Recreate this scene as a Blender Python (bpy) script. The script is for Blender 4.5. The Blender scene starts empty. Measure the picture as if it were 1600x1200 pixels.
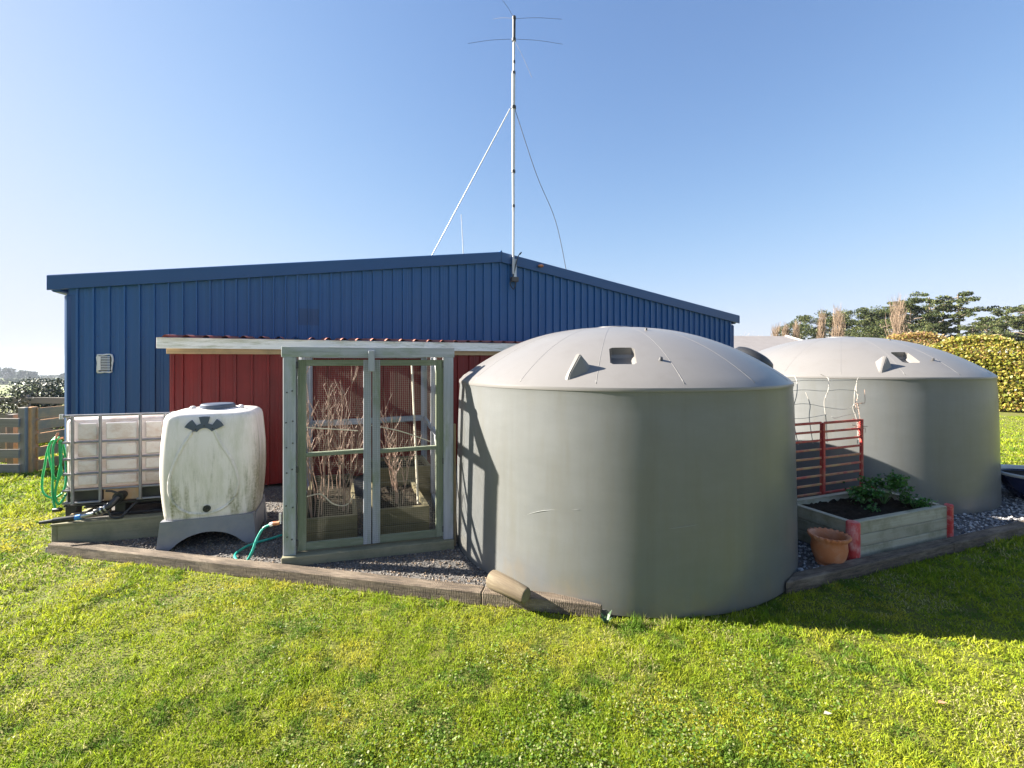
import bpy, bmesh, math, random
import numpy as np
from mathutils import Vector, Matrix

random.seed(7)
RNG = np.random.default_rng(11)
S = bpy.context.scene
C = S.collection
R = math.radians

# ------------------------------------------------------------------ camera, sky, sun, exposure
H, F, HY = 1.98, 720.0, 563.0           # eye height in m, focal length and horizon row of the 1600 px photograph
cd = bpy.data.cameras.new('camera')
cam = bpy.data.objects.new('camera', cd)
C.objects.link(cam)
cam.location = (0, 0, H)
cam.rotation_euler = (R(90), 0, 0)
cd.sensor_width = 36
cd.lens = 36 * F / 1600
cd.shift_y = (HY - 600) / 1600
cd.clip_start = 0.05
cd.clip_end = 6000
S.camera = cam

SUN_AZ, SUN_EL = R(-83), R(29)          # azimuth measured from +Y towards +X
W = bpy.data.worlds.new('World')
S.world = W
W.use_nodes = True
wn = W.node_tree
sky = wn.nodes.new('ShaderNodeTexSky')
sky.sky_type = 'NISHITA'
sky.sun_disc = False
sky.sun_elevation = SUN_EL
sky.sun_rotation = SUN_AZ
sky.altitude = 0
sky.air_density = 1.05
sky.dust_density = 0.6
sky.ozone_density = 4.0
bg = wn.nodes['Background']
# the hazy low sky saturates softly towards white instead of burning out
spx = wn.nodes.new('ShaderNodeSeparateColor'); cmx = wn.nodes.new('ShaderNodeCombineColor')
wn.links.new(sky.outputs[0], spx.inputs[0])
SKY_TINT, SKY_TOP = (0.92, 0.90, 0.97), (3.0, 3.2, 4.0)
for k in range(3):
    def mth(op, a, b):
        n = wn.nodes.new('ShaderNodeMath'); n.operation = op
        for q, v in enumerate((a, b)):
            if hasattr(v, 'is_linked'): wn.links.new(v, n.inputs[q])
            else: n.inputs[q].default_value = v
        return n.outputs[0]
    c = mth('MULTIPLY', spx.outputs[k], SKY_TINT[k])
    d = mth('POWER', mth('ADD', mth('POWER', mth('DIVIDE', c, SKY_TOP[k]), 2.6), 1.0), 1 / 2.6)
    wn.links.new(mth('DIVIDE', c, d), cmx.inputs[k])
wn.links.new(cmx.outputs[0], bg.inputs[0])
bg.inputs[1].default_value = 0.06
ld = bpy.data.lights.new('sun', 'SUN')
ld.energy = 5.0
ld.angle = R(0.55)
ld.color = (1.0, 0.93, 0.82)
sun = bpy.data.objects.new('sun', ld)
C.objects.link(sun)
sv = Vector((math.sin(SUN_AZ) * math.cos(SUN_EL), math.cos(SUN_AZ) * math.cos(SUN_EL), math.sin(SUN_EL)))
sun.rotation_euler = sv.to_track_quat('Z', 'Y').to_euler()
sun.location = sv * 40
S.view_settings.view_transform = 'Standard'
S.view_settings.look = 'None'
S.view_settings.gamma = 1
S.view_settings.use_curve_mapping = False
S.view_settings.exposure = 2.3


# ------------------------------------------------------------------ helpers
def G(px, py, h=0.0):
    """ground-plane point at height h that the photograph shows at pixel px, py"""
    Y = (H - h) * F / (py - HY)
    return Vector(((px - 800) * Y / F, Y, h))


def A(px, py, Y):
    return Vector(((px - 800) * Y / F, Y, H - (py - HY) * Y / F))


WM = {}                                  # world matrix of every linked object, by name


def thing(name, label, cat, loc=(0, 0, 0), rz=0.0, group=None):
    o = bpy.data.objects.new(name, None)
    C.objects.link(o)
    o.empty_display_size = 0.2
    m = Matrix.Translation(loc) @ Matrix.Rotation(rz, 4, 'Z')
    o.matrix_basis = m
    WM[o.name] = m
    tag(o, label, cat, group)
    return o


def tag(o, label=None, cat=None, group=None, kind=None):
    if label: o['label'] = label
    if cat: o['category'] = cat
    if group: o['group'] = group
    if kind: o['kind'] = kind
    return o


def link(name, mesh, mat, parent=None, M=None):
    o = bpy.data.objects.new(name, mesh)
    C.objects.link(o)
    if mat is not None and len(mesh.materials) == 0:
        mesh.materials.append(mat)
    M = Matrix.Identity(4) if M is None else M
    o.matrix_basis = M
    if parent is not None:
        o.parent = parent
        o.matrix_parent_inverse = WM[parent.name].inverted()
    WM[o.name] = M
    return o


def obj(name, bm, mat, parent=None, M=None, smooth=False, auto=None):
    me = bpy.data.meshes.new(name)
    bmesh.ops.recalc_face_normals(bm, faces=bm.faces[:])
    if auto is not None:
        for f in bm.faces: f.smooth = True
        for e in bm.edges:
            if len(e.link_faces) == 2 and e.calc_face_angle(0) > auto:
                e.smooth = False
    elif smooth:
        for f in bm.faces: f.smooth = True
    bm.to_mesh(me)
    bm.free()
    return link(name, me, mat, parent, M)


def np_mesh(name, V, Fc, mat, parent=None, col=None, smooth=False, M=None):
    """mesh from numpy arrays; Fc is n x k, all faces of k corners"""
    me = bpy.data.meshes.new(name)
    n, k = Fc.shape
    me.vertices.add(len(V))
    me.vertices.foreach_set('co', np.asarray(V, np.float32).ravel())
    me.loops.add(n * k)
    me.loops.foreach_set('vertex_index', np.asarray(Fc, np.int32).ravel())
    me.polygons.add(n)
    me.polygons.foreach_set('loop_start', np.arange(0, n * k, k, dtype=np.int32))
    if smooth:
        me.polygons.foreach_set('use_smooth', np.ones(n, bool))
    me.update(calc_edges=True)
    if col is not None:
        a = me.attributes.new('tint', 'FLOAT_COLOR', 'POINT')
        c4 = np.ones((len(V), 4), np.float32)
        c4[:, :3] = col
        a.data.foreach_set('color', c4.ravel())
    me.validate()
    return link(name, me, mat, parent, M)


def kids(o):
    return [c for c in bpy.data.objects if c.parent == o]


def copy_tree(root, M, label=None, group=None):
    def cp(o, par):
        c = o.copy()
        C.objects.link(c)
        if par is not None:
            c.parent = par
            c.matrix_parent_inverse = o.matrix_parent_inverse.copy()
        for ch in KID.get(o.name, []): cp(ch, c)
        return c
    KID = {}
    for o in bpy.data.objects:
        if o.parent is not None: KID.setdefault(o.parent.name, []).append(o)
    r = cp(root, None)
    r.matrix_basis = M
    if label: r['label'] = label
    if group: r['group'] = group
    return r


def box_into(bm, sx, sy, sz, M=None, bevel=0.0):
    g = bmesh.ops.create_cube(bm, size=1.0, matrix=Matrix.Diagonal((sx, sy, sz, 1)))
    vs = g['verts']
    if bevel > 0:
        es = list({e for v in vs for e in v.link_edges})
        b = bmesh.ops.bevel(bm, geom=es, offset=bevel, segments=1, affect='EDGES', profile=0.5)
        vs = list({v for f in b['faces'] for v in f.verts} | {v for v in vs if v.is_valid})
    if M is not None:
        bmesh.ops.transform(bm, matrix=M, verts=vs)


def box(name, mat, parent, size, M, bevel=0.004):
    bm = bmesh.new()
    box_into(bm, *size, bevel=min(bevel, min(size) * 0.3))
    return obj(name, bm, mat, parent, M)


def frame_x(p0, p1, up=(0, 0, 1)):
    p0, p1 = Vector(p0), Vector(p1)
    x = (p1 - p0).normalized()
    u = Vector(up)
    if abs(x.dot(u)) > 0.98: u = Vector((0, 1, 0))
    y = u.cross(x).normalized()
    z = x.cross(y)
    return Matrix(((x.x, y.x, z.x, 0), (x.y, y.y, z.y, 0), (x.z, y.z, z.z, 0), (0, 0, 0, 1)))


def bar(name, mat, parent, p0, p1, w, h, up=(0, 0, 1), bevel=0.004):
    """timber or metal bar from p0 to p1; w across (level), h along up"""
    p0, p1 = Vector(p0), Vector(p1)
    L = (p1 - p0).length
    M = Matrix.Translation((p0 + p1) / 2) @ frame_x(p0, p1, up)
    return box(name, mat, parent, (L, w, h), M, bevel)


def tube_into(bm, pts, r, seg=8, cap=True):
    pts = [Vector(p) for p in pts]
    n = len(pts)
    rs = r if isinstance(r, (list, tuple)) else [r] * n
    rings = []
    ref = Vector((0.31, 0.2, 0.93)).normalized()
    for i, p in enumerate(pts):
        t = (pts[min(i + 1, n - 1)] - pts[max(i - 1, 0)])
        t = t.normalized() if t.length > 1e-9 else Vector((0, 0, 1))
        rf = ref if abs(t.dot(ref)) < 0.95 else Vector((1, 0, 0))
        a = t.cross(rf).normalized()
        b = t.cross(a)
        rings.append([bm.verts.new(p + rs[i] * (math.cos(2 * math.pi * k / seg) * a + math.sin(2 * math.pi * k / seg) * b)) for k in range(seg)])
    for i in range(n - 1):
        for k in range(seg):
            bm.faces.new((rings[i][k], rings[i][(k + 1) % seg], rings[i + 1][(k + 1) % seg], rings[i + 1][k]))
    if cap and seg > 2:
        bm.faces.new(rings[0][::-1])
        bm.faces.new(rings[-1])


def tube(name, mat, parent, pts, r, seg=8, M=None):
    bm = bmesh.new()
    tube_into(bm, pts, r, seg)
    return obj(name, bm, mat, parent, M, auto=R(50))


def smooth_path(pts, n=8):
    """Catmull-Rom through the points"""
    P = [Vector(p) for p in pts]
    P = [2 * P[0] - P[1]] + P + [2 * P[-1] - P[-2]]
    out = []
    for i in range(1, len(P) - 2):
        for k in range(n):
            t = k / n
            a, b, c, d = P[i - 1], P[i], P[i + 1], P[i + 2]
            out.append(0.5 * ((2 * b) + (c - a) * t + (2 * a - 5 * b + 4 * c - d) * t * t + (3 * b - a - 3 * c + d) * t ** 3))
    out.append(P[-2])
    return out


def lathe_into(bm, prof, seg=48, center=(0, 0, 0), f=None):
    cx, cy, cz = center
    rings = []
    for j, (r, z) in enumerate(prof):
        if r < 1e-6:
            rings.append([bm.verts.new((cx, cy, cz + z))])
        else:
            ring = []
            for k in range(seg):
                a = 2 * math.pi * k / seg
                rr, zz = (r, z) if f is None else f(j, a, r, z)
                ring.append(bm.verts.new((cx + rr * math.cos(a), cy + rr * math.sin(a), cz + zz)))
            rings.append(ring)
    for i in range(len(rings) - 1):
        a, b = rings[i], rings[i + 1]
        for k in range(seg):
            k2 = (k + 1) % seg
            if len(a) == 1 and len(b) == 1: continue
            if len(a) == 1: bm.faces.new((a[0], b[k], b[k2]))
            elif len(b) == 1: bm.faces.new((a[k], a[k2], b[0]))
            else: bm.faces.new((a[k], a[k2], b[k2], b[k]))


def lathe(name, mat, parent, prof, seg=48, center=(0, 0, 0), f=None, auto=R(35), M=None):
    bm = bmesh.new()
    lathe_into(bm, prof, seg, center, f)
    return obj(name, bm, mat, parent, M, auto=auto)


def prism_into(bm, poly, z0, z1):
    lo = [bm.verts.new((x, y, z0)) for x, y in poly]
    hi = [bm.verts.new((x, y, z1)) for x, y in poly]
    n = len(poly)
    bm.faces.new(lo[::-1])
    bm.faces.new(hi)
    for i in range(n):
        bm.faces.new((lo[i], lo[(i + 1) % n], hi[(i + 1) % n], hi[i]))


def vnoise(x, y, seed=0):
    """smooth value noise in 0..1 on numpy arrays"""
    def h(i, j):
        v = np.sin(i * 127.1 + j * 311.7 + seed * 74.7) * 43758.5453
        return v - np.floor(v)
    xi, yi = np.floor(x), np.floor(y)
    fx, fy = x - xi, y - yi
    fx, fy = fx * fx * (3 - 2 * fx), fy * fy * (3 - 2 * fy)
    return (h(xi, yi) * (1 - fx) + h(xi + 1, yi) * fx) * (1 - fy) + (h(xi, yi + 1) * (1 - fx) + h(xi + 1, yi + 1) * fx) * fy


def in_poly(x, y, poly):
    inside = np.zeros(len(x), bool)
    n = len(poly)
    for i in range(n):
        x0, y0 = poly[i]
        x1, y1 = poly[(i + 1) % n]
        c = ((y0 > y) != (y1 > y)) & (x < (x1 - x0) * (y - y0) / (y1 - y0 + 1e-12) + x0)
        inside ^= c
    return inside


# ------------------------------------------------------------------ materials
def mat(name, c1, c2=None, rough=0.6, scale=3.0, stretch=(1, 1, 1), bump=0.0, bscale=None, dirt=None, dirt_amt=0.35, dirt_scale=1.2,
        dirt_stretch=(1, 1, 1), spec=0.5, metal=0.0, trans=0.0, coat=0.0, detail=6, vary=0.0, coord='Object'):
    m = bpy.data.materials.new(name)
    m.use_nodes = True
    t = m.node_tree
    N, L = t.nodes, t.links
    b = N['Principled BSDF']
    b.inputs['Roughness'].default_value = rough
    b.inputs['Specular IOR Level'].default_value = spec
    b.inputs['Metallic'].default_value = metal
    if coat: b.inputs['Coat Weight'].default_value = coat
    tc = N.new('ShaderNodeTexCoord')
    oi = N.new('ShaderNodeObjectInfo')
    off = N.new('ShaderNodeVectorMath'); off.operation = 'SCALE'
    off.inputs[0].default_value = (13.1, 7.7, 5.3)
    L.new(oi.outputs['Random'], off.inputs['Scale'])
    ad = N.new('ShaderNodeVectorMath'); ad.operation = 'ADD'
    L.new(tc.outputs[coord], ad.inputs[0]); L.new(off.outputs[0], ad.inputs[1])
    mp = N.new('ShaderNodeMapping'); mp.inputs['Scale'].default_value = stretch
    L.new(ad.outputs[0], mp.inputs[0])
    nz = N.new('ShaderNodeTexNoise'); nz.inputs['Scale'].default_value = scale; nz.inputs['Detail'].default_value = detail; nz.inputs['Roughness'].default_value = 0.65
    L.new(mp.outputs[0], nz.inputs['Vector'])
    cr = N.new('ShaderNodeValToRGB')
    cr.color_ramp.elements[0].position = 0.32; cr.color_ramp.elements[1].position = 0.68
    cr.color_ramp.elements[0].color = (*c1, 1); cr.color_ramp.elements[1].color = (*(c2 or c1), 1)
    L.new(nz.outputs['Fac'], cr.inputs[0])
    out = cr.outputs[0]
    if dirt:
        mp2 = N.new('ShaderNodeMapping'); mp2.inputs['Scale'].default_value = dirt_stretch
        L.new(ad.outputs[0], mp2.inputs[0])
        n2 = N.new('ShaderNodeTexNoise'); n2.inputs['Scale'].default_value = dirt_scale; n2.inputs['Detail'].default_value = 8; n2.inputs['Roughness'].default_value = 0.7
        L.new(mp2.outputs[0], n2.inputs['Vector'])
        r2 = N.new('ShaderNodeValToRGB')
        r2.color_ramp.elements[0].position = 0.48; r2.color_ramp.elements[1].position = 0.7
        r2.color_ramp.elements[1].color = (dirt_amt * 2,) * 3 + (1,) if dirt_amt <= 0.5 else (1, 1, 1, 1)
        L.new(n2.outputs['Fac'], r2.inputs[0])
        mx = N.new('ShaderNodeMixRGB'); mx.inputs[2].default_value = (*dirt, 1)
        L.new(r2.outputs[0], mx.inputs[0]); L.new(out, mx.inputs[1])
        out = mx.outputs[0]
    if vary:
        hs = N.new('ShaderNodeHueSaturation')
        mr = N.new('ShaderNodeMapRange'); mr.inputs['To Min'].default_value = 1 - vary; mr.inputs['To Max'].default_value = 1 + vary
        L.new(oi.outputs['Random'], mr.inputs[0]); L.new(mr.outputs[0], hs.inputs['Value']); L.new(out, hs.inputs['Color'])
        out = hs.outputs[0]
    L.new(out, b.inputs['Base Color'])
    if bump:
        bp = N.new('ShaderNodeBump'); bp.inputs['Strength'].default_value = bump; bp.inputs['Distance'].default_value = 0.01
        src = nz
        if bscale:
            src = N.new('ShaderNodeTexNoise'); src.inputs['Scale'].default_value = bscale; src.inputs['Detail'].default_value = 5
            L.new(mp.outputs[0], src.inputs['Vector'])
        L.new(src.outputs['Fac'], bp.inputs['Height'])
        L.new(bp.outputs[0], b.inputs['Normal'])
    if trans:
        tr = N.new('ShaderNodeBsdfTranslucent'); L.new(out, tr.inputs[0])
        ms = N.new('ShaderNodeMixShader'); ms.inputs[0].default_value = trans
        L.new(b.outputs[0], ms.inputs[1]); L.new(tr.outputs[0], ms.inputs[2])
        L.new(ms.outputs[0], N['Material Output'].inputs['Surface'])
    return m


def weather_tank(m):
    """faint run-down streaks and a band of dried mud splash at the foot of the wall"""
    t = m.node_tree; N, L = t.nodes, t.links
    b = N['Principled BSDF']
    prev = b.inputs['Base Color'].links[0].from_socket
    tc = N.new('ShaderNodeTexCoord')

    def noise(scale, stretch, detail):
        mp = N.new('ShaderNodeMapping'); mp.inputs['Scale'].default_value = stretch
        L.new(tc.outputs['Object'], mp.inputs[0])
        n = N.new('ShaderNodeTexNoise'); n.inputs['Scale'].default_value = scale; n.inputs['Detail'].default_value = detail; n.inputs['Roughness'].default_value = .7
        L.new(mp.outputs[0], n.inputs['Vector'])
        return n.outputs['Fac']

    def layer(fac, lo, hi, amt, col, prev):
        r = N.new('ShaderNodeMapRange'); r.inputs['From Min'].default_value = lo; r.inputs['From Max'].default_value = hi; r.inputs['To Max'].default_value = amt
        L.new(fac, r.inputs[0])
        mx = N.new('ShaderNodeMixRGB'); mx.inputs[2].default_value = (*col, 1)
        L.new(r.outputs[0], mx.inputs[0]); L.new(prev, mx.inputs[1])
        return mx.outputs[0], r.outputs[0]
    prev, _ = layer(noise(1.6, (5, 5, .22), 7), .5, .75, .35, (.105, .105, .095), prev)
    prev, _ = layer(noise(1.3, (1, 1, 5), 6), .56, .78, .30, (.175, .178, .172), prev)
    sx = N.new('ShaderNodeSeparateXYZ'); L.new(tc.outputs['Object'], sx.inputs[0])
    zr = N.new('ShaderNodeMapRange'); zr.inputs['From Min'].default_value = .42; zr.inputs['From Max'].default_value = .0; zr.inputs['To Max'].default_value = .42
    L.new(sx.outputs['Z'], zr.inputs[0])
    ad = N.new('ShaderNodeMath'); ad.operation = 'ADD'
    L.new(zr.outputs[0], ad.inputs[0]); L.new(noise(5, (1, 1, .6), 9), ad.inputs[1])
    prev, _ = layer(ad.outputs[0], .66, .95, .6, (.17, .145, .105), prev)
    prev, _ = layer(noise(38, (1, 1, 1), 3), .70, .76, .5, (.21, .205, .19), prev)
    L.new(prev, b.inputs['Base Color'])
    rr = N.new('ShaderNodeMapRange'); rr.inputs['To Min'].default_value = .24; rr.inputs['To Max'].default_value = .42
    L.new(noise(2.2, (2, 2, 1), 6), rr.inputs[0]); L.new(rr.outputs[0], b.inputs['Roughness'])


def leaf_mat(name, rough=0.5, trans=0.4, spec=0.4):
    m = bpy.data.materials.new(name)
    m.use_nodes = True
    t = m.node_tree
    N, L = t.nodes, t.links
    b = N['Principled BSDF']
    b.inputs['Roughness'].default_value = rough
    b.inputs['Specular IOR Level'].default_value = spec
    at = N.new('ShaderNodeAttribute'); at.attribute_name = 'tint'
    L.new(at.outputs['Color'], b.inputs['Base Color'])
    tr = N.new('ShaderNodeBsdfTranslucent'); L.new(at.outputs['Color'], tr.inputs[0])
    ms = N.new('ShaderNodeMixShader'); ms.inputs[0].default_value = trans
    L.new(b.outputs[0], ms.inputs[1]); L.new(tr.outputs[0], ms.inputs[2])
    L.new(ms.outputs[0], N['Material Output'].inputs['Surface'])
    return m


WG = (0.3, 9, 9)                         # grain runs along local x
M_TANK = mat('tank_plastic', (0.132, 0.137, 0.136), (0.148, 0.153, 0.152), rough=0.30, scale=2.2, stretch=(1, 1, 3), bump=0.03, bscale=1.5,
             dirt=(0.125, 0.12, 0.10), dirt_amt=0.25, dirt_scale=2.0, dirt_stretch=(2, 2, 0.35))
M_DOME = mat('dome_plastic', (0.164, 0.156, 0.149), (0.180, 0.172, 0.165), rough=0.32, scale=2.0, bump=0.03, bscale=2,
             dirt=(0.14, 0.13, 0.12), dirt_amt=0.25, dirt_scale=4)
weather_tank(M_TANK)
M_SCUFF = mat('scuffed_plastic', (0.20, 0.205, 0.20), rough=0.6)
M_BLACKPL = mat('black_plastic', (0.015, 0.016, 0.018), (0.03, 0.03, 0.032), rough=0.45)
M_BLUE = mat('blue_steel', (0.015, 0.088, 0.25), (0.018, 0.097, 0.27), rough=0.38, scale=1.2, bump=0.02, bscale=2.0,
             dirt=(0.035, 0.10, 0.23), dirt_amt=0.2, dirt_scale=3, dirt_stretch=(3, 3, 0.3), vary=0.03)
M_BLUETRIM = mat('blue_steel_trim', (0.013, 0.064, 0.18), (0.015, 0.070, 0.195), rough=0.35, scale=1.0)
M_RED = mat('red_steel', (0.15, 0.013, 0.013), (0.20, 0.017, 0.016), rough=0.42, spec=0.3, scale=1.5, bump=0.02, bscale=2,
            dirt=(0.10, 0.02, 0.02), dirt_amt=0.3, dirt_scale=3, dirt_stretch=(3, 3, 0.25), vary=0.05)
M_REDROOF = mat('red_roof_steel', (0.30, 0.09, 0.06), (0.40, 0.14, 0.09), rough=0.55, scale=4)
M_WHITEWOOD = mat('white_painted_timber', (0.84, 0.84, 0.80), (0.74, 0.75, 0.71), rough=0.6, scale=6, stretch=WG, bump=0.15,
                  dirt=(0.33, 0.35, 0.20), dirt_amt=0.4, dirt_scale=5, dirt_stretch=(0.5, 3, 3))
M_GREYWOOD = mat('weathered_grey_timber', (0.40, 0.41, 0.45), (0.29, 0.30, 0.32), rough=0.8, scale=5, stretch=WG, bump=0.35,
                 dirt=(0.17, 0.22, 0.10), dirt_amt=0.4, dirt_scale=3, dirt_stretch=(0.6, 2, 2), vary=0.08)
M_MOSSWOOD = mat('mossy_green_timber', (0.235, 0.255, 0.185), (0.15, 0.18, 0.10), rough=0.85, scale=5, stretch=WG, bump=0.35,
                 dirt=(0.34, 0.36, 0.28), dirt_amt=0.4, dirt_scale=3, dirt_stretch=(0.6, 2, 2), vary=0.08)
M_TANWOOD = mat('tan_pine_timber', (0.40, 0.29, 0.16), (0.31, 0.22, 0.12), rough=0.75, scale=5, stretch=WG, bump=0.25,
                dirt=(0.16, 0.14, 0.08), dirt_amt=0.35, dirt_scale=3, vary=0.1)
M_BEDWOOD = mat('treated_bed_timber', (0.30, 0.27, 0.19), (0.40, 0.38, 0.29), rough=0.8, scale=4, stretch=WG, bump=0.3,
                dirt=(0.15, 0.15, 0.08), dirt_amt=0.45, dirt_scale=3, vary=0.08)
M_BEDDARK = mat('dark_mossy_bed_timber', (0.10, 0.085, 0.04), (0.16, 0.13, 0.06), rough=0.85, scale=4, stretch=WG, bump=0.3, dirt=(0.06, 0.06, 0.03), dirt_amt=0.45, dirt_scale=3, vary=0.1)
M_SLEEPER = mat('dark_weathered_sleeper', (0.040, 0.030, 0.021), (0.155, 0.115, 0.078), rough=0.9, scale=9, stretch=(0.8, 7, 7), bump=0.7,
                dirt=(0.29, 0.23, 0.165), dirt_amt=0.4, dirt_scale=4, dirt_stretch=(0.5, 2, 2), vary=0.1)
M_PLINTH = mat('green_treated_timber', (0.20, 0.19, 0.12), (0.27, 0.25, 0.16), rough=0.8, scale=4, stretch=WG, bump=0.25,
               dirt=(0.12, 0.12, 0.07), dirt_amt=0.4, dirt_scale=3)
M_FENCE = mat('grey_fence_timber', (0.20, 0.175, 0.145), (0.27, 0.24, 0.205), rough=0.85, scale=4, stretch=WG, bump=0.3, vary=0.12)
M_FENCEBROWN = mat('brown_fence_board', (0.62, 0.31, 0.12), (0.47, 0.23, 0.085), rough=0.85, scale=4, stretch=WG, bump=0.3,
                   dirt=(0.20, 0.15, 0.10), dirt_amt=0.4, dirt_scale=2, vary=0.12)
M_LOG = mat('pale_log', (0.17, 0.13, 0.08), (0.085, 0.062, 0.038), rough=0.85, scale=5, stretch=(0.4, 6, 6), bump=0.4, dirt=(0.24, 0.20, 0.13), dirt_amt=0.4, dirt_scale=6, dirt_stretch=(.5, 3, 3))
M_LOGEND = mat('log_end', (0.12, 0.11, 0.07), (0.2, 0.17, 0.1), rough=0.9, scale=12, bump=0.4)
M_CAGE = mat('dull_cage_steel', (0.21, 0.21, 0.225), (0.30, 0.30, 0.315), rough=0.5, scale=8, metal=0.35, dirt=(0.22, 0.14, 0.09), dirt_amt=0.2, dirt_scale=7)
M_GALV = mat('galvanised_steel', (0.42, 0.43, 0.45), (0.55, 0.56, 0.58), rough=0.42, scale=8, metal=0.75, spec=0.5, dirt=(0.25, 0.22, 0.2), dirt_amt=0.2, dirt_scale=6)
M_WIRE = mat('netting_wire', (0.13, 0.13, 0.10), (0.20, 0.19, 0.15), rough=0.6, scale=6)
M_WHITE = mat('white_plastic', (0.78, 0.78, 0.75), (0.72, 0.72, 0.69), rough=0.5, scale=5)
M_MAST = mat('white_mast_paint', (0.55, 0.55, 0.56), (0.48, 0.48, 0.49), rough=0.35, scale=5)
M_DARKMETAL = mat('dark_metal', (0.05, 0.05, 0.055), (0.09, 0.085, 0.08), rough=0.5, metal=0.3)
M_GREYPL = mat('grey_stand_plastic', (0.17, 0.175, 0.20), (0.21, 0.215, 0.245), rough=0.5, scale=4, dirt=(0.28, 0.27, 0.24), dirt_amt=0.25, dirt_scale=5)
M_FOAM = mat('white_sealant_foam', (0.80, 0.81, 0.82), (0.68, 0.70, 0.72), rough=0.9, scale=25, bump=0.8)
M_REDPAINT = mat('red_gate_paint', (0.36, 0.030, 0.030), (0.44, 0.045, 0.04), rough=0.5, scale=8, dirt=(0.42, 0.20, 0.11), dirt_amt=0.45, dirt_scale=9)
M_OCHRE = mat('ochre_worn_rail', (0.42, 0.27, 0.11), (0.40, 0.10, 0.07), rough=0.6, scale=5, dirt=(0.36, 0.04, 0.04), dirt_amt=0.45, dirt_scale=5)
M_REDPOST = mat('red_corner_post', (0.42, 0.025, 0.03), (0.48, 0.04, 0.04), rough=0.5, scale=7, dirt=(0.7, 0.55, 0.52), dirt_amt=0.3, dirt_scale=10, dirt_stretch=(1, 1, 0.5))
M_TERRA = mat('terracotta', (0.46, 0.15, 0.055), (0.54, 0.20, 0.085), rough=0.75, scale=6, bump=0.1, dirt=(0.5, 0.33, 0.24), dirt_amt=0.25, dirt_scale=6)
M_GLAZE = mat('blue_glaze', (0.012, 0.02, 0.075), (0.02, 0.03, 0.10), rough=0.18, scale=3, coat=0.4)
M_SOIL = mat('dark_soil', (0.012, 0.009, 0.006), (0.035, 0.026, 0.017), rough=0.95, spec=0.1, scale=30, bump=1.0)
M_HOSEG = mat('green_hose', (0.010, 0.33, 0.10), (0.015, 0.38, 0.13), rough=0.4)
M_HOSET = mat('teal_hose', (0.012, 0.28, 0.21), (0.02, 0.34, 0.26), rough=0.35)
M_BRASS = mat('worn_brass', (0.46, 0.26, 0.13), (0.42, 0.13, 0.07), rough=0.45, metal=0.4, scale=20)
M_BLUEPL = mat('bright_blue_fitting', (0.03, 0.22, 0.60), rough=0.4)
M_CANE = mat('bare_cane', (0.22, 0.14, 0.10), (0.36, 0.24, 0.18), rough=0.7, scale=9)
M_PALE = mat('pale_bamboo', (0.55, 0.50, 0.38), (0.45, 0.40, 0.30), rough=0.6, scale=8)
M_BARK = mat('bark', (0.12, 0.09, 0.065), (0.20, 0.16, 0.12), rough=0.9, scale=3, bump=0.5)
M_POPLAR = mat('poplar_twig', (0.22, 0.155, 0.105), (0.29, 0.21, 0.15), rough=0.9, scale=2)
M_ROOFGREY = mat('grey_house_roof', (0.20, 0.18, 0.17), (0.24, 0.22, 0.21), rough=0.6, scale=2)
M_HOUSEWALL = mat('pale_house_wall', (0.55, 0.52, 0.47), (0.6, 0.57, 0.52), rough=0.8)
M_GLASS = mat('window_glass', (0.03, 0.04, 0.05), rough=0.08)
M_LEAF = leaf_mat('leaf', 0.42, 0.35, 0.5)
M_DULLLEAF = leaf_mat('dull_leaf', 0.5, 0.15, 0.5)
M_HEDGE = leaf_mat('hedge_leaf', 0.4, 0.5, 0.5)
M_NEEDLE = leaf_mat('needle', 0.6, 0.25, 0.3)
M_GRASS = leaf_mat('grass_blade', 0.55, 0.45, 0.10)
M_STONE = leaf_mat('gravel_stone', 0.75, 0.0, 0.3)

def saw_marks(m, scale):
    t = m.node_tree; N, L = t.nodes, t.links
    b = N['Principled BSDF']
    tc = N.new('ShaderNodeTexCoord')
    wv = N.new('ShaderNodeTexWave'); wv.wave_type = 'BANDS'; wv.bands_direction = 'X'
    wv.inputs['Scale'].default_value = scale; wv.inputs['Distortion'].default_value = 7; wv.inputs['Detail'].default_value = 4; wv.inputs['Detail Scale'].default_value = 2.0
    L.new(tc.outputs['Object'], wv.inputs['Vector'])
    old = b.inputs['Normal'].links[0].from_node
    bp = N.new('ShaderNodeBump'); bp.inputs['Strength'].default_value = .4; bp.inputs['Distance'].default_value = .008
    L.new(wv.outputs['Fac'], bp.inputs['Height']); L.new(old.outputs[0], bp.inputs['Normal'])
    L.new(bp.outputs[0], b.inputs['Normal'])


saw_marks(M_SLEEPER, 22)

# ------------------------------------------------------------------ ground and hills
TL = [(-60, 0), (16, 0), (60, -3.2), (150, -7.4), (220, -14), (400, -28), (600, -32), (800, -34.5), (1100, -39.3), (1500, -75), (2500, -150)]
TR = [(-60, 0), (60, 0), (150, -3), (300, -10), (600, -40), (1100, -60), (1500, -90), (2500, -150)]


def terrain(x, y):
    zl = np.interp(y, *zip(*TL)); zr = np.interp(y, *zip(*TR))
    w = np.clip((x + 6) / 20, 0, 1); w = w * w * (3 - 2 * w)
    z = zl * (1 - w) + zr * w
    far = np.clip((np.hypot(x, y) - 40) / 200, 0, 1)
    return z + far * 3.0 * (vnoise(x / 160, y / 160, 3) - 0.5) * np.clip(y / 300, 0, 1)


def axis(lo, hi, fine, n):
    t = np.linspace(-1, 1, n)
    k = 6.2
    s = np.sinh(k * t) / np.sinh(k)
    return np.where(s < 0, -s * lo, s * hi)


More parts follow.
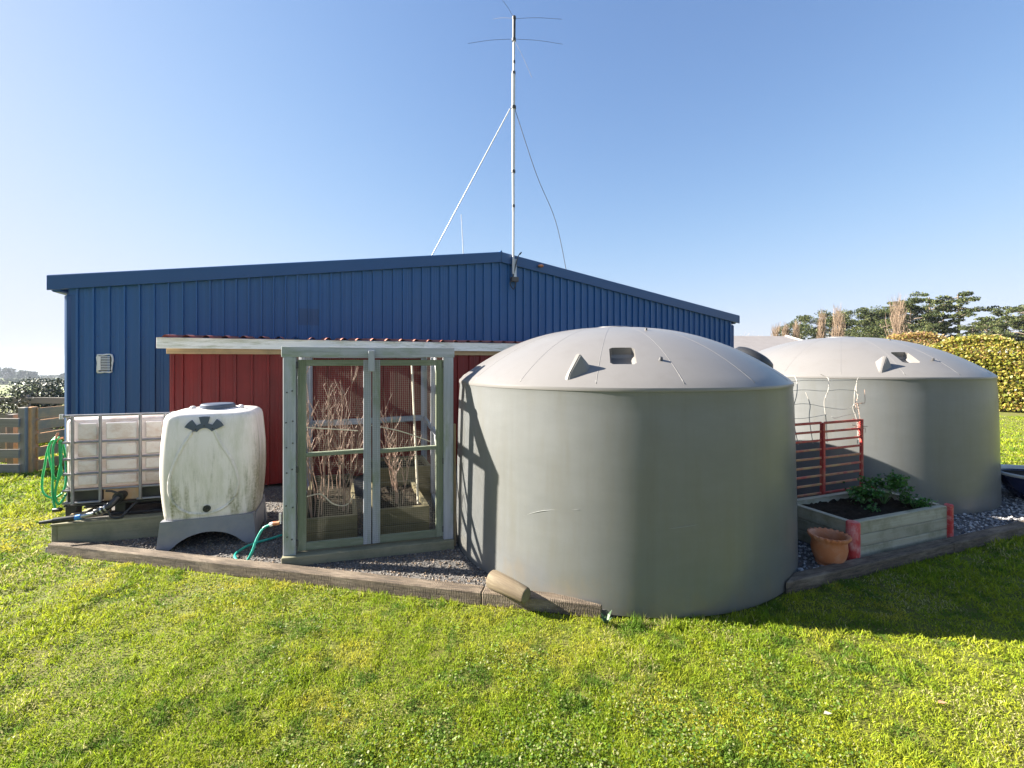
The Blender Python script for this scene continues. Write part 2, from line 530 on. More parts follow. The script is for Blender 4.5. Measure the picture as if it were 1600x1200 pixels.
gx = axis(-2500, 2500, 1, 161); gy = axis(-400, 2500, 1, 161)
X, Y = np.meshgrid(gx, gy, indexing='ij')
Z = terrain(X, Y) - 0.004
idx = np.arange(161 * 161).reshape(161, 161)
Fq = np.stack([idx[:-1, :-1], idx[1:, :-1], idx[1:, 1:], idx[:-1, 1:]], -1).reshape(-1, 4)
M_GROUND = mat('lawn_ground', (0.07, 0.085, 0.006), (0.14, 0.145, 0.012), rough=0.95, scale=14, bump=0.6, bscale=60,
               dirt=(0.10, 0.085, 0.02), dirt_amt=0.4, dirt_scale=1.1)


def field_nodes():
    """beyond the lawn the sheet reads as pale pasture crossed by strips of darker growth"""
    t = M_GROUND.node_tree; N, L = t.nodes, t.links
    b = N['Principled BSDF']
    prev = b.inputs['Base Color'].links[0].from_socket
    ge = N.new('ShaderNodeNewGeometry'); sp = N.new('ShaderNodeSeparateXYZ'); L.new(ge.outputs['Position'], sp.inputs[0])
    nz = N.new('ShaderNodeTexNoise'); nz.inputs['Scale'].default_value = 0.012; nz.inputs['Detail'].default_value = 4
    L.new(ge.outputs['Position'], nz.inputs['Vector'])
    cr = N.new('ShaderNodeValToRGB')
    cr.color_ramp.elements[0].position = 0.35; cr.color_ramp.elements[1].position = 0.65
    cr.color_ramp.elements[0].color = (0.10, 0.14, 0.03, 1); cr.color_ramp.elements[1].color = (0.17, 0.19, 0.05, 1)
    L.new(nz.outputs['Fac'], cr.inputs[0])
    mr = N.new('ShaderNodeMapRange'); mr.inputs['From Min'].default_value = 22; mr.inputs['From Max'].default_value = 34
    L.new(sp.outputs['Y'], mr.inputs[0])
    mx = N.new('ShaderNodeMixRGB'); L.new(mr.outputs[0], mx.inputs[0]); L.new(prev, mx.inputs[1]); L.new(cr.outputs[0], mx.inputs[2])
    L.new(mx.outputs[0], b.inputs['Base Color'])


field_nodes()
g = np_mesh('ground', np.stack([X.ravel(), Y.ravel(), Z.ravel()], 1), Fq, M_GROUND, smooth=True)
tag(g, kind='structure')

T1 = Vector((1.172, 5.302, 0)); T2 = Vector((5.367, 7.525, 0)); RB, RT, RH = 1.80, 1.765, 1.775
YAW = R(24.9)
DX = Vector((math.cos(YAW), math.sin(YAW), 0)); DY = Vector((-math.sin(YAW), math.cos(YAW), 0))
RIDGE = Vector((-0.264, 10.0, 0)); HALF = 7.12
SHED_L = RIDGE - DX * HALF
BEDPOLY = [(-4.80, 4.74), (-0.22, 3.74), (0.66, 3.55), (1.17, 3.6), (2.33, 3.92), (5.80, 5.24), (9.3, 6.62), (8.9, 8.0), (7.2, 8.9), (6.6, 10.6), (0.4, 10.9),
           (-6.66, 7.25), (-5.2, 5.95), (-4.9, 5.2)]
GH = 0.055
bm = bmesh.new()
prism_into(bm, BEDPOLY, -0.05, GH)
M_GRAVELBASE = mat('gravel_base', (0.06, 0.055, 0.05), (0.15, 0.14, 0.13), rough=0.95, scale=60, bump=1.0, detail=4)
tag(obj('gravel_bed', bm, M_GRAVELBASE), kind='structure')

# ------------------------------------------------------------------ blue shed
EAVE, RID = 3.06, 4.10


def shed_top(x):
    return RID - (RID - EAVE) * abs(x) / HALF


shed = thing('farm_shed', 'big blue ribbed steel shed with a low gable, white vent and mast at its ridge', 'shed', SHED_L, YAW)
MS = Matrix.Translation(RIDGE) @ Matrix.Rotation(YAW, 4, 'Z')      # local x along the gable, -y towards the lawn


def rib_profile(x0, x1, pitch, rh=0.042, phase=0.0):
    pts = [(x0, 0.0)]
    k = math.floor((x0 - phase) / pitch)
    while True:
        c = phase + k * pitch
        k += 1
        if c + 0.03 > x1: break
        if c - 0.03 < x0: continue
        pts += [(c - 0.019, 0), (c - 0.013, -rh), (c + 0.013, -rh), (c + 0.019, 0)]
        m = c + pitch / 2
        if m + 0.03 < x1:
            pts += [(m - 0.03, 0), (m - 0.022, -0.003), (m - 0.014, 0)]
            pts += [(m + 0.014, 0), (m + 0.022, -0.003), (m + 0.03, 0)]
    pts.append((x1, 0.0))
    return pts


def ribbed_sheet(name, m, parent, x0, x1, pitch, zb, ztop, M, y=0.0, rh=0.042, phase=0.0):
    bm = bmesh.new()
    prev = None
    for (x, dy) in rib_profile(x0, x1, pitch, rh, phase):
        a = bm.verts.new((x, y + dy, zb)); b = bm.verts.new((x, y + dy, ztop(x)))
        if prev: bm.faces.new((prev[0], a, b, prev[1]))
        prev = (a, b)
    return obj(name, bm, m, parent, M)


P = 0.19
n = int(2 * HALF / 0.76) + 1
for i in range(n):
    x0 = -HALF + i * 0.76; x1 = min(x0 + 0.76, HALF)
    if x1 - x0 < 0.1: continue
    ribbed_sheet('cladding_sheet', M_BLUE, shed, x0, x1, P, 0.08, lambda x: shed_top(x) + 0.06, MS, y=-0.0015 * (i % 2), phase=-HALF + 0.095)
# patch panel and screws on the gable
ribbed_sheet('patch_panel', M_BLUETRIM, shed, -3.99, -3.60, P, 2.62, lambda x: 2.92, MS, y=-0.004, phase=-HALF + 0.095)
bm = bmesh.new()
for zz in (1.0, 2.35, 3.2):
    k = 0
    while -HALF + 0.095 + k * P < HALF:
        x = -HALF + 0.095 + k * P + 0.05
        k += 1
        if zz > shed_top(x) - 0.3: continue
        box_into(bm, 0.016, 0.012, 0.016, Matrix.Translation((x, -0.007, zz)))
tag(obj('screw_heads', bm, M_BLUETRIM, shed, MS), kind='stuff')
SD = 13.0


def prism_bar(name, m, parent, M, p0, p1, prof):
    """extrude a closed y,z profile from p0 to p1 (local x changes, z offsets follow)"""
    bm = bmesh.new()
    a = [bm.verts.new((p0[0], y, p0[1] + z)) for y, z in prof]
    b = [bm.verts.new((p1[0], y, p1[1] + z)) for y, z in prof]
    n = len(prof)
    for i in range(n): bm.faces.new((a[i], a[(i + 1) % n], b[(i + 1) % n], b[i]))
    bm.faces.new(a[::-1]); bm.faces.new(b)
    return obj(name, bm, m, parent, M)


OV = 0.235
bprof = [(y, z + 0.155) for y, z in [(-0.075, -0.155), (-0.075, 0.055), (-0.06, 0.068), (0.10, 0.068), (0.10, 0.055), (-0.055, 0.05), (-0.055, -0.14), (-0.035, -0.14), (-0.035, -0.155)]]
sl = (RID - EAVE) / HALF
prism_bar('barge_flashing', M_BLUETRIM, shed, MS, (-HALF - OV, EAVE - sl * OV), (-0.005, RID), bprof)
prism_bar('barge_flashing', M_BLUETRIM, shed, MS, (0.005, RID), (HALF + OV, EAVE - sl * OV), bprof)
for s in (-1, 1):
    bm = bmesh.new()
    cx = s * (HALF + 0.012)
    for (sx, sy, cxx, cyy) in ((0.10, 0.006, s * (HALF - 0.032), -0.034), (0.006, 0.12, s * (HALF + 0.016), 0.03)):
        box_into(bm, sx, sy, EAVE - 0.14, Matrix.Translation((cxx, cyy, 0.06 + (EAVE - 0.14) / 2)))
    box_into(bm, .075, .075, EAVE - .16, Matrix.Translation((s * (HALF + .005), -.02, .06 + (EAVE - .16) / 2)) @ Matrix.Rotation(R(45), 4, 'Z'), bevel=.012)
    obj('corner_flashing', bm, M_BLUETRIM, shed, MS)
    # side wall, roof plane, gutter
    bm = bmesh.new()
    prev = None
    for (x, dy) in rib_profile(0.05, SD, P, phase=0.1):
        a = bm.verts.new((s * (HALF + 0.002 - dy), x, 0.08)); b = bm.verts.new((s * (HALF + 0.002 - dy), x, EAVE + 0.08))
        if prev: bm.faces.new((prev[0], a, b, prev[1]))
        prev = (a, b)
    obj('side_wall', bm, M_BLUE, shed, MS)
    bm = bmesh.new()
    q = [(0, 0.0, RID + .14), (s * (HALF + 0.12), 0.0, EAVE + .14 - sl * 0.12), (s * (HALF + 0.12), SD, EAVE + .14 - sl * 0.12), (0, SD, RID + .14)]
    lo = [bm.verts.new((x, y, z)) for x, y, z in q]; hi = [bm.verts.new((x, y, z + 0.04)) for x, y, z in q]
    bm.faces.new(lo); bm.faces.new(hi)
    for i in range(4): bm.faces.new((lo[i], lo[(i + 1) % 4], hi[(i + 1) % 4], hi[i]))
    obj('roof_sheet', bm, M_BLUETRIM, shed, MS)
    box('gutter', M_BLUETRIM, shed, (0.13, SD - 0.02, 0.15), MS @ Matrix.Translation((s * (HALF + 0.165), SD / 2 + 0.02, EAVE + 0.03)), 0.02)
tube('ridge_cap', M_BLUETRIM, shed, [(0, -0.085, RID + 0.228), (0, SD, RID + 0.228)], 0.02, 8, MS)
box('back_wall', M_BLUE, shed, (2 * HALF - 0.02, 0.03, EAVE - 0.1), MS @ Matrix.Translation((0, SD, EAVE / 2)))
# vent
vx = -HALF + 0.43
vz0, vz1 = 1.80, 2.07
vent = box('wall_vent', M_BLACKPL, shed, (0.17, 0.012, vz1 - vz0 - 0.02), MS @ Matrix.Translation((vx, -0.03, (vz0 + vz1) / 2)), 0.003)
for i in range(9):
    zz = vz0 + 0.035 + i * (vz1 - vz0 - 0.07) / 8
    box('louvre', M_WHITE, vent, (0.115, 0.018, 0.008), MS @ Matrix.Translation((vx + 0.008, -0.047, zz)) @ Matrix.Rotation(R(35), 4, 'X'), 0.002)
bm = bmesh.new()
pts = []
for (a, b) in (((-0.088, 0), (0.088, 0)), ((0.088, 0), (0.088, 1)), ((0.088, 1), (-0.088, 1)), ((-0.088, 1), (-0.088, 0))):
    for k in range(6):
        t = k / 6
        x = a[0] + (b[0] - a[0]) * t; v = a[1] + (b[1] - a[1]) * t
        pts.append((vx + x + random.uniform(-.008, .008), -0.036, vz0 + v * (vz1 - vz0) + random.uniform(-.008, .008)))
pts.append(pts[0])
tube_into(bm, pts, [random.uniform(0.009, 0.016) for _ in pts], 7)
obj('foam_seal', bm, M_FOAM, vent, MS, smooth=True)
box('vent_frame', M_WHITE, vent, (0.035, 0.016, vz1 - vz0 - 0.05), MS @ Matrix.Translation((vx - 0.065, -0.05, (vz0 + vz1) / 2)), 0.003)

# ------------------------------------------------------------------ mast antenna
MY = 9.98
mast = thing('radio_mast', 'tall white telescoping radio mast clamped to the shed gable beside the ridge', 'antenna', A(802, 430, MY))


def mp_(px, py, dy=0.0): return A(px, py, MY + dy)


for (p0, p1, r) in (((802.0, 428), (802.3, 330), .025), ((802.3, 330), (802, 268), .028), ((802, 268), (802.4, 112), .037), ((802.6, 112), (803, 62), .023)):
    tube('mast_tube', M_MAST, mast, [mp_(*p0), mp_(*p1)], r, 12)
tube('antenna_coil', M_DARKMETAL, mast, [mp_(803, 62), mp_(803.3, 28)], .035, 10)
for (px, py, r) in ((802.3, 322, .034), (802.2, 268, .045), (802.4, 168, .058), (802.6, 114, .042), (803, 97, .03), (803, 62, .045), (803.3, 28, .042)):
    c = mp_(px, py)
    tube('clamp', M_DARKMETAL, mast, [c - Vector((0, 0, .03)), c + Vector((0, 0, .03))], r, 10)
top, low = mp_(803.3, 29), mp_(803, 61)
for a, p1 in ((top, mp_(878, 30)), (top, mp_(785, 0, -1.0)), (low, mp_(731, 68)), (low, mp_(879, 69)), (low, mp_(831, 121, -1.2)), (top, mp_(770, 30, 1.0))):
    m = (a + p1) / 2 + Vector((0, 0, .025))
    tube('radial_whip', M_DARKMETAL, mast, smooth_path([a, m, p1], 5), .0036, 5)
tube('stay_rod', M_MAST, mast, [mp_(797, 170), A(668, 412, 10.9)], .0125, 8)
tube('stay_cable', M_DARKMETAL, mast, smooth_path([mp_(805, 172), A(838, 272, 10.2), A(868, 345, 10.6), A(885, 424, 10.7), A(886, 436, 10.75)], 6), .007, 6)
box('mast_bracket', M_GALV, mast, (.07, .05, .42), MS @ Matrix.Translation((0.30, -0.12, RID - 0.13)), .004)
box('bracket_foot', M_DARKMETAL, mast, (.16, .10, .10), MS @ Matrix.Translation((0.30, -0.11, RID - 0.36)), .004)
tube('coax_cable', M_BLACKPL, mast, smooth_path([mp_(812, 398), mp_(815, 394), mp_(809, 402), mp_(802, 432), mp_(797, 443), mp_(803, 452), mp_(806, 440)], 5), .011, 6)
wb = A(725, 398, 11.5)
tag(tube('whip_aerial', M_MAST, None, [wb - Vector((0, 0, .3)), A(720.5, 335, 11.5)], [.013, .008], 7), 'short thin white whip aerial on the shed roof left of the mast', 'aerial')
lp = A(845, 415.5, 10.28)
bm = bmesh.new(); bmesh.ops.create_uvsphere(bm, u_segments=10, v_segments=6, radius=.05, matrix=Matrix.Translation(lp) @ Matrix.Diagonal((1.4, 1, .7, 1)))
tag(obj('roof_fitting', bm, M_BRASS, smooth=True), 'small pale copper fitting on the roof edge right of the mast', 'fitting')

# ------------------------------------------------------------------ red lean-to
RO = Vector((-4.86, 6.30, 0))
RYAW = R(25)
MR = Matrix.Translation(RO) @ Matrix.Rotation(RYAW, 4, 'Z')
red = thing('lean_to_shed', 'low dark red ribbed lean-to with white fascia in front of the blue shed', 'shed', RO, RYAW)
RL, RTOP = 7.4, 2.295
k = 0
x = 0.16
while x < RL - 0.2:
    ribbed_sheet('cladding_sheet', M_RED, red, x, min(x + 0.86, RL - 0.2), 0.215, 0.10, lambda t: RTOP - 0.20, MR, y=0.12 - 0.0015 * (k % 2), rh=0.034, phase=0.16 + 0.11)
    x += 0.86; k += 1
box('corner_flashing', M_RED, red, (.05, .05, RTOP - 0.3), MR @ Matrix.Translation((0.155, 0.115, 0.1 + (RTOP - 0.3) / 2)), .004)
box('side_wall', M_RED, red, (.02, 1.2, RTOP - 0.3), MR @ Matrix.Translation((0.16, 0.75, 0.1 + (RTOP - 0.3) / 2)))
bar('fascia_board', M_WHITEWOOD, red, MR @ Vector((0, 0, RTOP - 0.075)), MR @ Vector((3.7, 0, RTOP - 0.075)), .03, .15)
bar('fascia_board', M_WHITEWOOD, red, MR @ Vector((3.703, 0, RTOP - 0.076)), MR @ Vector((RL, 0, RTOP - 0.076)), .03, .15)
bar('top_plate', M_TANWOOD, red, MR @ Vector((0.1, 0.07, RTOP - 0.18)), MR @ Vector((RL - .1, 0.07, RTOP - 0.18)), .06, .09)
x = 0.02; k = 0
while x < RL - .1:
    bm = bmesh.new()
    x1 = min(x + .92, RL)
    prev = None
    q = 0
    while True:
        xx = x + q * 0.0115
        if xx > x1: break
        u = (xx / 0.23) % 1.0
        z = 0.034 * max(0.0, math.sin(math.pi * min(1, max(0, (u - .3) / .4)))) ** 0.7
        zz = RTOP + 0.004 + z + .003 * (k % 2)
        a = bm.verts.new((xx, -0.05, zz)); b = bm.verts.new((xx, 1.36, zz + 0.06))
        if prev: bm.faces.new((prev[0], a, b, prev[1]))
        prev = (a, b)
        q += 1
    obj('roof_sheet', bm, M_REDROOF, red, MR)
    x += .92; k += 1
for px, py, zz in ((277, 595, 0), (426, 592, 0)):
    pass

# ------------------------------------------------------------------ water tanks
tank = thing('water_tank', 'big grey domed plastic water tank standing nearest, cage shadow on its left side', 'water tank', T1, 0, 'grey domed water tanks')
MT = Matrix.Translation(T1)
prof = [(0.0, 0.02), (RB, 0.02), (RB + .002, 0.10), (RB - .006, 0.6), (RB - .016, 1.1), (RB - .028, 1.55), (RT - .004, 1.70), (RT, 1.735)]
lathe('tank_wall', M_TANK, tank, prof, 160, M=MT)


def dome_z(r): return RH + 0.575 * (1 - (r / RT) ** 2.45)


dome_prof = [(RT - .012, 1.730), (RT + .0035, 1.737), (RT + .005, 1.752), (RT + .002, 1.766)]
for i in range(1, 43):
    r = RT * (1 - i / 42)
    dome_prof.append((r, dome_z(r) if i < 42 else dome_z(0)))
bm = bmesh.new()
lathe_into(bm, dome_prof, 160)
md = bpy.data.meshes.new('dome_tmp'); bmesh.ops.recalc_face_normals(bm, faces=bm.faces[:])
# close the underside so that the recess can be cut out of a solid
bm.edges.ensure_lookup_table()
hole = [e for e in bm.edges if len(e.link_faces) == 1]
bmesh.ops.contextual_create(bm, geom=hole)
bmesh.ops.recalc_face_normals(bm, faces=bm.faces[:])
bm.to_mesh(md); bm.free()
do = bpy.data.objects.new('dome_tmp', md); C.objects.link(do)


def dome_frame(az, r, dz=0.0):
    """local frame on the dome: az in degrees from -Y towards +X; x tangential (right), y radial outwards-down, z normal"""
    a = R(az)
    rad = Vector((math.sin(a), -math.cos(a), 0)); tan = Vector((math.cos(a), math.sin(a), 0))
    slope = -2.45 * 0.575 / RT * (r / RT) ** 1.45
    down = (rad + Vector((0, 0, slope))).normalized()
    nrm = tan.cross(down) * -1
    if nrm.z < 0: nrm = -nrm
    p = rad * r + Vector((0, 0, dome_z(r) + dz))
    return Matrix(((tan.x, -down.x, nrm.x, p.x), (tan.y, -down.y, nrm.y, p.y), (tan.z, -down.z, nrm.z, p.z), (0, 0, 0, 1)))


bm = bmesh.new()
box_into(bm, .215, .29, .20, dome_frame(-9.5, 1.40), bevel=.024)
mc = bpy.data.meshes.new('cut_tmp'); bmesh.ops.recalc_face_normals(bm, faces=bm.faces[:]); bm.to_mesh(mc); bm.free()
co = bpy.data.objects.new('cut_tmp', mc); C.objects.link(co)
bo = do.modifiers.new('b', 'BOOLEAN'); bo.object = co; bo.operation = 'DIFFERENCE'; bo.solver = 'EXACT'
dg = bpy.context.evaluated_depsgraph_get()
me = bpy.data.meshes.new_from_object(do.evaluated_get(dg))
bpy.data.objects.remove(do); bpy.data.objects.remove(co)
bm = bmesh.new(); bm.from_mesh(me)
me.materials.clear()
obj('tank_dome', bm, M_DOME, tank, MT, auto=R(28))
for k in range(16):
    a = k * 360 / 16 + 5.5
    pts = []
    for i in range(33):
        r = 1.735 - i * (1.735 - .30) / 32
        pts.append(Vector((math.sin(R(a)) * r, -math.cos(R(a)) * r, dome_z(r) - .0030)))
    bm = bmesh.new(); tube_into(bm, pts, .0044, 6)
    obj('dome_seam', bm, M_DOME, tank, MT, smooth=True)
lathe('dome_lid', M_DOME, tank, [(.0, .012), (.17, .012), (.19, .008), (.20, -.012)], 36, (0, 0, dome_z(0)), M=MT)
for az in (-23.5, 97, 217):
    Mx = dome_frame(az, 1.60) @ Matrix.Rotation(R(-22), 4, 'Z')
    bm = bmesh.new()
    v = [bm.verts.new(p) for p in ((-.02, -.16, -.02), (.02, -.16, -.02), (.105, .02, -.02), (.09, .10, -.02), (-.09, .10, -.02), (-.075, .02, -.02),
                                   (-.014, -.10, .035), (.014, -.10, .035), (.02, .07, .125), (-.02, .07, .125))]
    for f in ((0, 1, 7, 6), (1, 2, 8, 7), (2, 3, 8), (3, 4, 9, 8), (4, 5, 9), (5, 0, 6, 9), (6, 7, 8, 9)):
        bm.faces.new([v[i] for i in f])
    bmesh.ops.bevel(bm, geom=bm.edges[:], offset=.007, segments=2, affect='EDGES')
    obj('lifting_lug', bm, M_DOME, tank, MT @ Mx, auto=R(30))
Mx = dome_frame(2.5, 1.47)
bm = bmesh.new(); lathe_into(bm, [(.0, .028), (.014, .026), (.018, .0), (.03, -.004), (.032, -.02)], 12)
obj('bleed_plug', bm, M_DARKMETAL, tank, MT @ Mx, smooth=True)
Mx = dome_frame(12, .75)
bm = bmesh.new(); lathe_into(bm, [(.0, .022), (.012, .02), (.014, -.01)], 10)
obj('bleed_plug', bm, M_DARKMETAL, tank, MT @ Mx, smooth=True)
Mx = dome_frame(83, 1.50)
bm = bmesh.new(); lathe_into(bm, [(.0, .10), (.16, .095), (.20, .075), (.225, .03), (.235, -.05)], 28)
hatch = obj('inlet_hatch', bm, M_BLACKPL, tank, MT @ Mx, auto=R(35))
# scuffs on the wall: scraped slivers standing a hair proud of the wall
SC = [((842, 903), (862, 911), (889, 914)), ((913, 916), (950, 917)), ((817, 806), (850, 798), (905, 796)), ((1010, 830), (1070, 823), (1130, 812))]


def on_wall(px, py, c, r):
    dx = (px - 800) / F
    a = dx * dx + 1; b = -2 * (dx * c.x + c.y); cc = c.x ** 2 + c.y ** 2 - r * r
    Yy = (-b - math.sqrt(max(0, b * b - 4 * a * cc))) / (2 * a)
    return A(px, py, Yy)


for s in SC:
    pts = smooth_path([on_wall(px, py, T1, RB - .008) for px, py in s], 5)
    n = len(pts)
    bm = bmesh.new(); tube_into(bm, [p.lerp(p, 1) for p in pts], [.0006 + .0022 * math.sin(math.pi * (i + .3) / n) for i in range(n)], 5)
    obj('scuff', bm, M_SCUFF, tank)
tank2 = copy_tree(tank, Matrix.Translation(T2) @ Matrix.Rotation(R(4), 4, 'Z'),
                  'grey domed plastic water tank farther back, behind the red gate and raised bed', 'grey domed water tanks')
for ch in [c for c in bpy.data.objects if c.parent == tank2 and c.name.startswith('scuff')]:
    bpy.data.objects.remove(ch)

# ------------------------------------------------------------------ edging timbers
def timber(label, p0, p1, w=.12, h=.11, z=0.0, tip=None):
    p0, p1 = Vector((*p0, z + h / 2)), Vector((*p1, z + h / 2))
    L = (p1 - p0).length
    bm = bmesh.new()
    box_into(bm, L, w, h, bevel=.008)
    if tip is not None:
        for v in bm.verts:
            if (v.co.x > 0) == (tip > 0) and v.co.y > 0: v.co.x -= tip
    M = Matrix.Translation((p0 + p1) / 2) @ frame_x(p0, p1)
    o = obj('edging_timber', bm, M_SLEEPER, None, M)
    return tag(o, label, 'timber', 'timbers edging the gravel')


e0 = Vector((-4.74, 4.77)); e1 = Vector((-.235, 3.78))
timber('long weathered edging timber from the wooden plinth to the small log', e0, e1, z=-.005)
timber('short pale edging timber under the log, ending at the near tank', (-.232, 3.775), (.70, 3.58), z=-.002, tip=.35)
f0 = Vector((2.29, 3.93)); f1 = Vector((5.86, 5.29)); fm = f0.lerp(f1, .62)
timber('edging timber with a pointed end in front of the terracotta pot and raised bed', f0, fm, tip=-.22)
timber('edging timber right of the raised bed running out of the picture', fm + (f1 - f0) * .002, Vector((8.9, 6.46)), z=-.003)

# log
l0, l1 = A(768, 913, 3.80), A(822, 928, 3.58)
l0.z, l1.z = .180, .150
logM = Matrix.Translation(l0) @ frame_x(l0, l1)
bm = bmesh.new()
Ll = (l1 - l0).length
tube_into(bm, [(0, 0, 0), (.02, 0, 0), (Ll * .5, 0, .004), (Ll - .01, 0, 0), (Ll, 0, 0)], [.070, .076, .070, .062, .058], 20)
log = obj('log', bm, M_LOG, None, logM, auto=R(40))
tag(log, 'short pale round log resting on the edging timber against the tank', 'log')
bm = bmesh.new(); lathe_into(bm, [(0, .0), (.055, .0), (.057, -.004)], 20)
obj('cut_end', bm, M_LOGEND, log, logM @ Matrix.Translation((Ll + .003, 0, 0)) @ Matrix.Rotation(R(90), 4, 'Y'))

# ------------------------------------------------------------------ berry cage
FL = Vector((-2.155, 4.33, GH)); FR = Vector((-.607, 4.76, GH)); BL = Vector((-3.13, 7.10, GH)); BR = Vector((-1.50, 7.86, GH))
fx = (FR - FL).normalized(); fn = Vector((fx.y, -fx.x, 0))          # fn points out of the front
cage = thing('berry_cage', 'weathered timber berry cage with netted double doors beside the near tank', 'cage', FL, 0)
UP = Vector((0, 0, 1))
CT = 2.11


def cpt(s, h, d=0.0): return Vector((FL.x, FL.y, 0)) + fx * s + UP * h - fn * d


WF = (FR - FL).length
post_up = (fn.x, fn.y, 0)
bar('corner_post', M_GREYWOOD, cage, cpt(.06, GH, .03), cpt(.06, CT - .10, .03), .11, .09, up=post_up)
bar('corner_post', M_GREYWOOD, cage, cpt(WF - .05, GH, .03), cpt(WF - .05, CT - .10, .03), .10, .09, up=post_up)
bar('top_beam', M_GREYWOOD, cage, cpt(-.01, CT - .05, .02), cpt(WF + .01, CT - .05, .02), .07, .10)
bar('sill_board', M_PLINTH, cage, cpt(.0, GH + .045, .0), cpt(WF, GH + .045, .0), .13, .09)
bar('thin_stake', M_TANWOOD, cage, cpt(WF + .022, .05, .03), cpt(WF + .018, 1.32, .03), .025, .03, up=post_up)
for (p, q) in ((BL, 0), (BR, 0)):
    bar('back_post', M_GREYWOOD, cage, Vector((p.x, p.y, GH)), Vector((p.x, p.y, CT - .02)), .09, .07, up=(0, 1, 0))
bl, br = Vector((BL.x, BL.y, 0)), Vector((BR.x, BR.y, 0))
fl, fr = cpt(.06, 0, .03), cpt(WF - .05, 0, .03)
bar('back_rail', M_GREYWOOD, cage, bl + UP * 1.0 - UP * 0, br + UP * 1.0, .04, .09)
bar('back_rail', M_GREYWOOD, cage, bl + UP * (CT - .05), br + UP * (CT - .05), .05, .09)
for a, b in ((fl, bl), (fr, br)):
    d = (b - a).normalized()
    bar('side_rail', M_GREYWOOD, cage, a + UP * (CT - .04) + d * .06, b + UP * (CT - .04) - d * .05, .05, .08)
    bar('side_rail', M_GREYWOOD, cage, a + UP * 1.08 + d * .06, b + UP * 1.0 - d * .05, .045, .07)
    bar('side_rail', M_GREYWOOD, cage, a + UP * (GH + .06) + d * .06, b + UP * (GH + .06) - d * .05, .045, .09)
    m_ = (a + b) / 2
    bar('side_post', M_GREYWOOD, cage, m_ + UP * (GH + .11), m_ + UP * (CT - .09), .06, .05, up=(0, 1, 0))
mid_f, mid_b = cpt(WF / 2, 0, .06), (bl + br) / 2
bar('roof_rafter', M_GREYWOOD, cage, mid_f + UP * (CT - .05), mid_b + UP * (CT - .05), .05, .07)
d = (br - fr).normalized()
bar('brace', M_GREYWOOD, cage, fr + d * .15 + UP * 1.10, fr + d * 1.35 + UP * 2.02, .03, .07)
bar('brace', M_GREYWOOD, cage, fr + d * .12 + UP * .16, fr + d * 1.3 + UP * 1.0, .03, .06)
dl = (bl - fl).normalized()
bar('brace', M_GREYWOOD, cage, fl + dl * .1 + UP * 1.12, fl + dl * 1.35 + UP * 2.0, .03, .06)
bar('latch_block', M_GREYWOOD, cage, cpt(.80, CT - .24, -.04), cpt(.80, CT - .035, -.04), .06, .035, up=post_up)


def netting(name, parent, p00, p10, p11, p01, pitch=.019, r=.0006):
    p00, p10, p11, p01 = map(Vector, (p00, p10, p11, p01))
    nu = max(2, int((p10 - p00).length / pitch)); nv = max(2, int((p01 - p00).length / pitch))
    nrm = (p10 - p00).cross(p01 - p00).normalized()
    ends = [(p00.lerp(p10, i / nu), p01.lerp(p11, i / nu)) for i in range(nu + 1)] + [(p00.lerp(p01, i / nv), p10.lerp(p11, i / nv)) for i in range(nv + 1)]
    V, Fc = [], []
    for a, b in ends:
        t = (b - a).normalized()
        s = t.cross(nrm)
        o = [s * r + nrm * -r * .6, s * -r + nrm * -r * .6, nrm * r]
        j = len(V)
        V += [a + q for q in o] + [b + q for q in o]
        for k in range(3): Fc.append((j + k, j + (k + 1) % 3, j + 3 + (k + 1) % 3, j + 3 + k))
    o = np_mesh(name, np.array([tuple(v) for v in V]), np.array(Fc), M_WIRE, parent)
    return tag(o, kind='stuff')


def door(s0, s1):
    D0, D1 = GH + .11, CT - .125
    d = .035
    st = .075
    mm = M_MOSSWOOD
    f = bar('door', mm if s0 < .5 else M_GREYWOOD, cage, cpt(s0 + st / 2, D0, d), cpt(s0 + st / 2, D1, d), st, .04, up=post_up)
    bar('stile', M_GREYWOOD if s0 < .5 else M_MOSSWOOD, f, cpt(s1 - st / 2, D0, d), cpt(s1 - st / 2, D1, d), st, .04, up=post_up)
    bar('rail', mm, f, cpt(s0 + st, D1 - .03, d), cpt(s1 - st, D1 - .03, d), .04, .058)
    bar('rail', mm, f, cpt(s0 + st, 1.075, d), cpt(s1 - st, 1.085, d), .038, .04)
    bar('rail', mm, f, cpt(s0 + st, D0 + .035, d), cpt(s1 - st, D0 + .035, d), .04, .07)
    netting('door_netting', f, cpt(s0, D0, .0125), cpt(s1, D0, .0125), cpt(s1, D1, .0125), cpt(s0, D1, .0125), r=.0006)
    for hh in (D0 + .05, D0 + .75, D1 - .08):
        s = s0 - .004 if s0 < .5 else s1 + .004
        bar('hinge', M_DARKMETAL, f, cpt(s, hh, .008), cpt(s, hh + .06, .008), .025, .012, up=post_up)


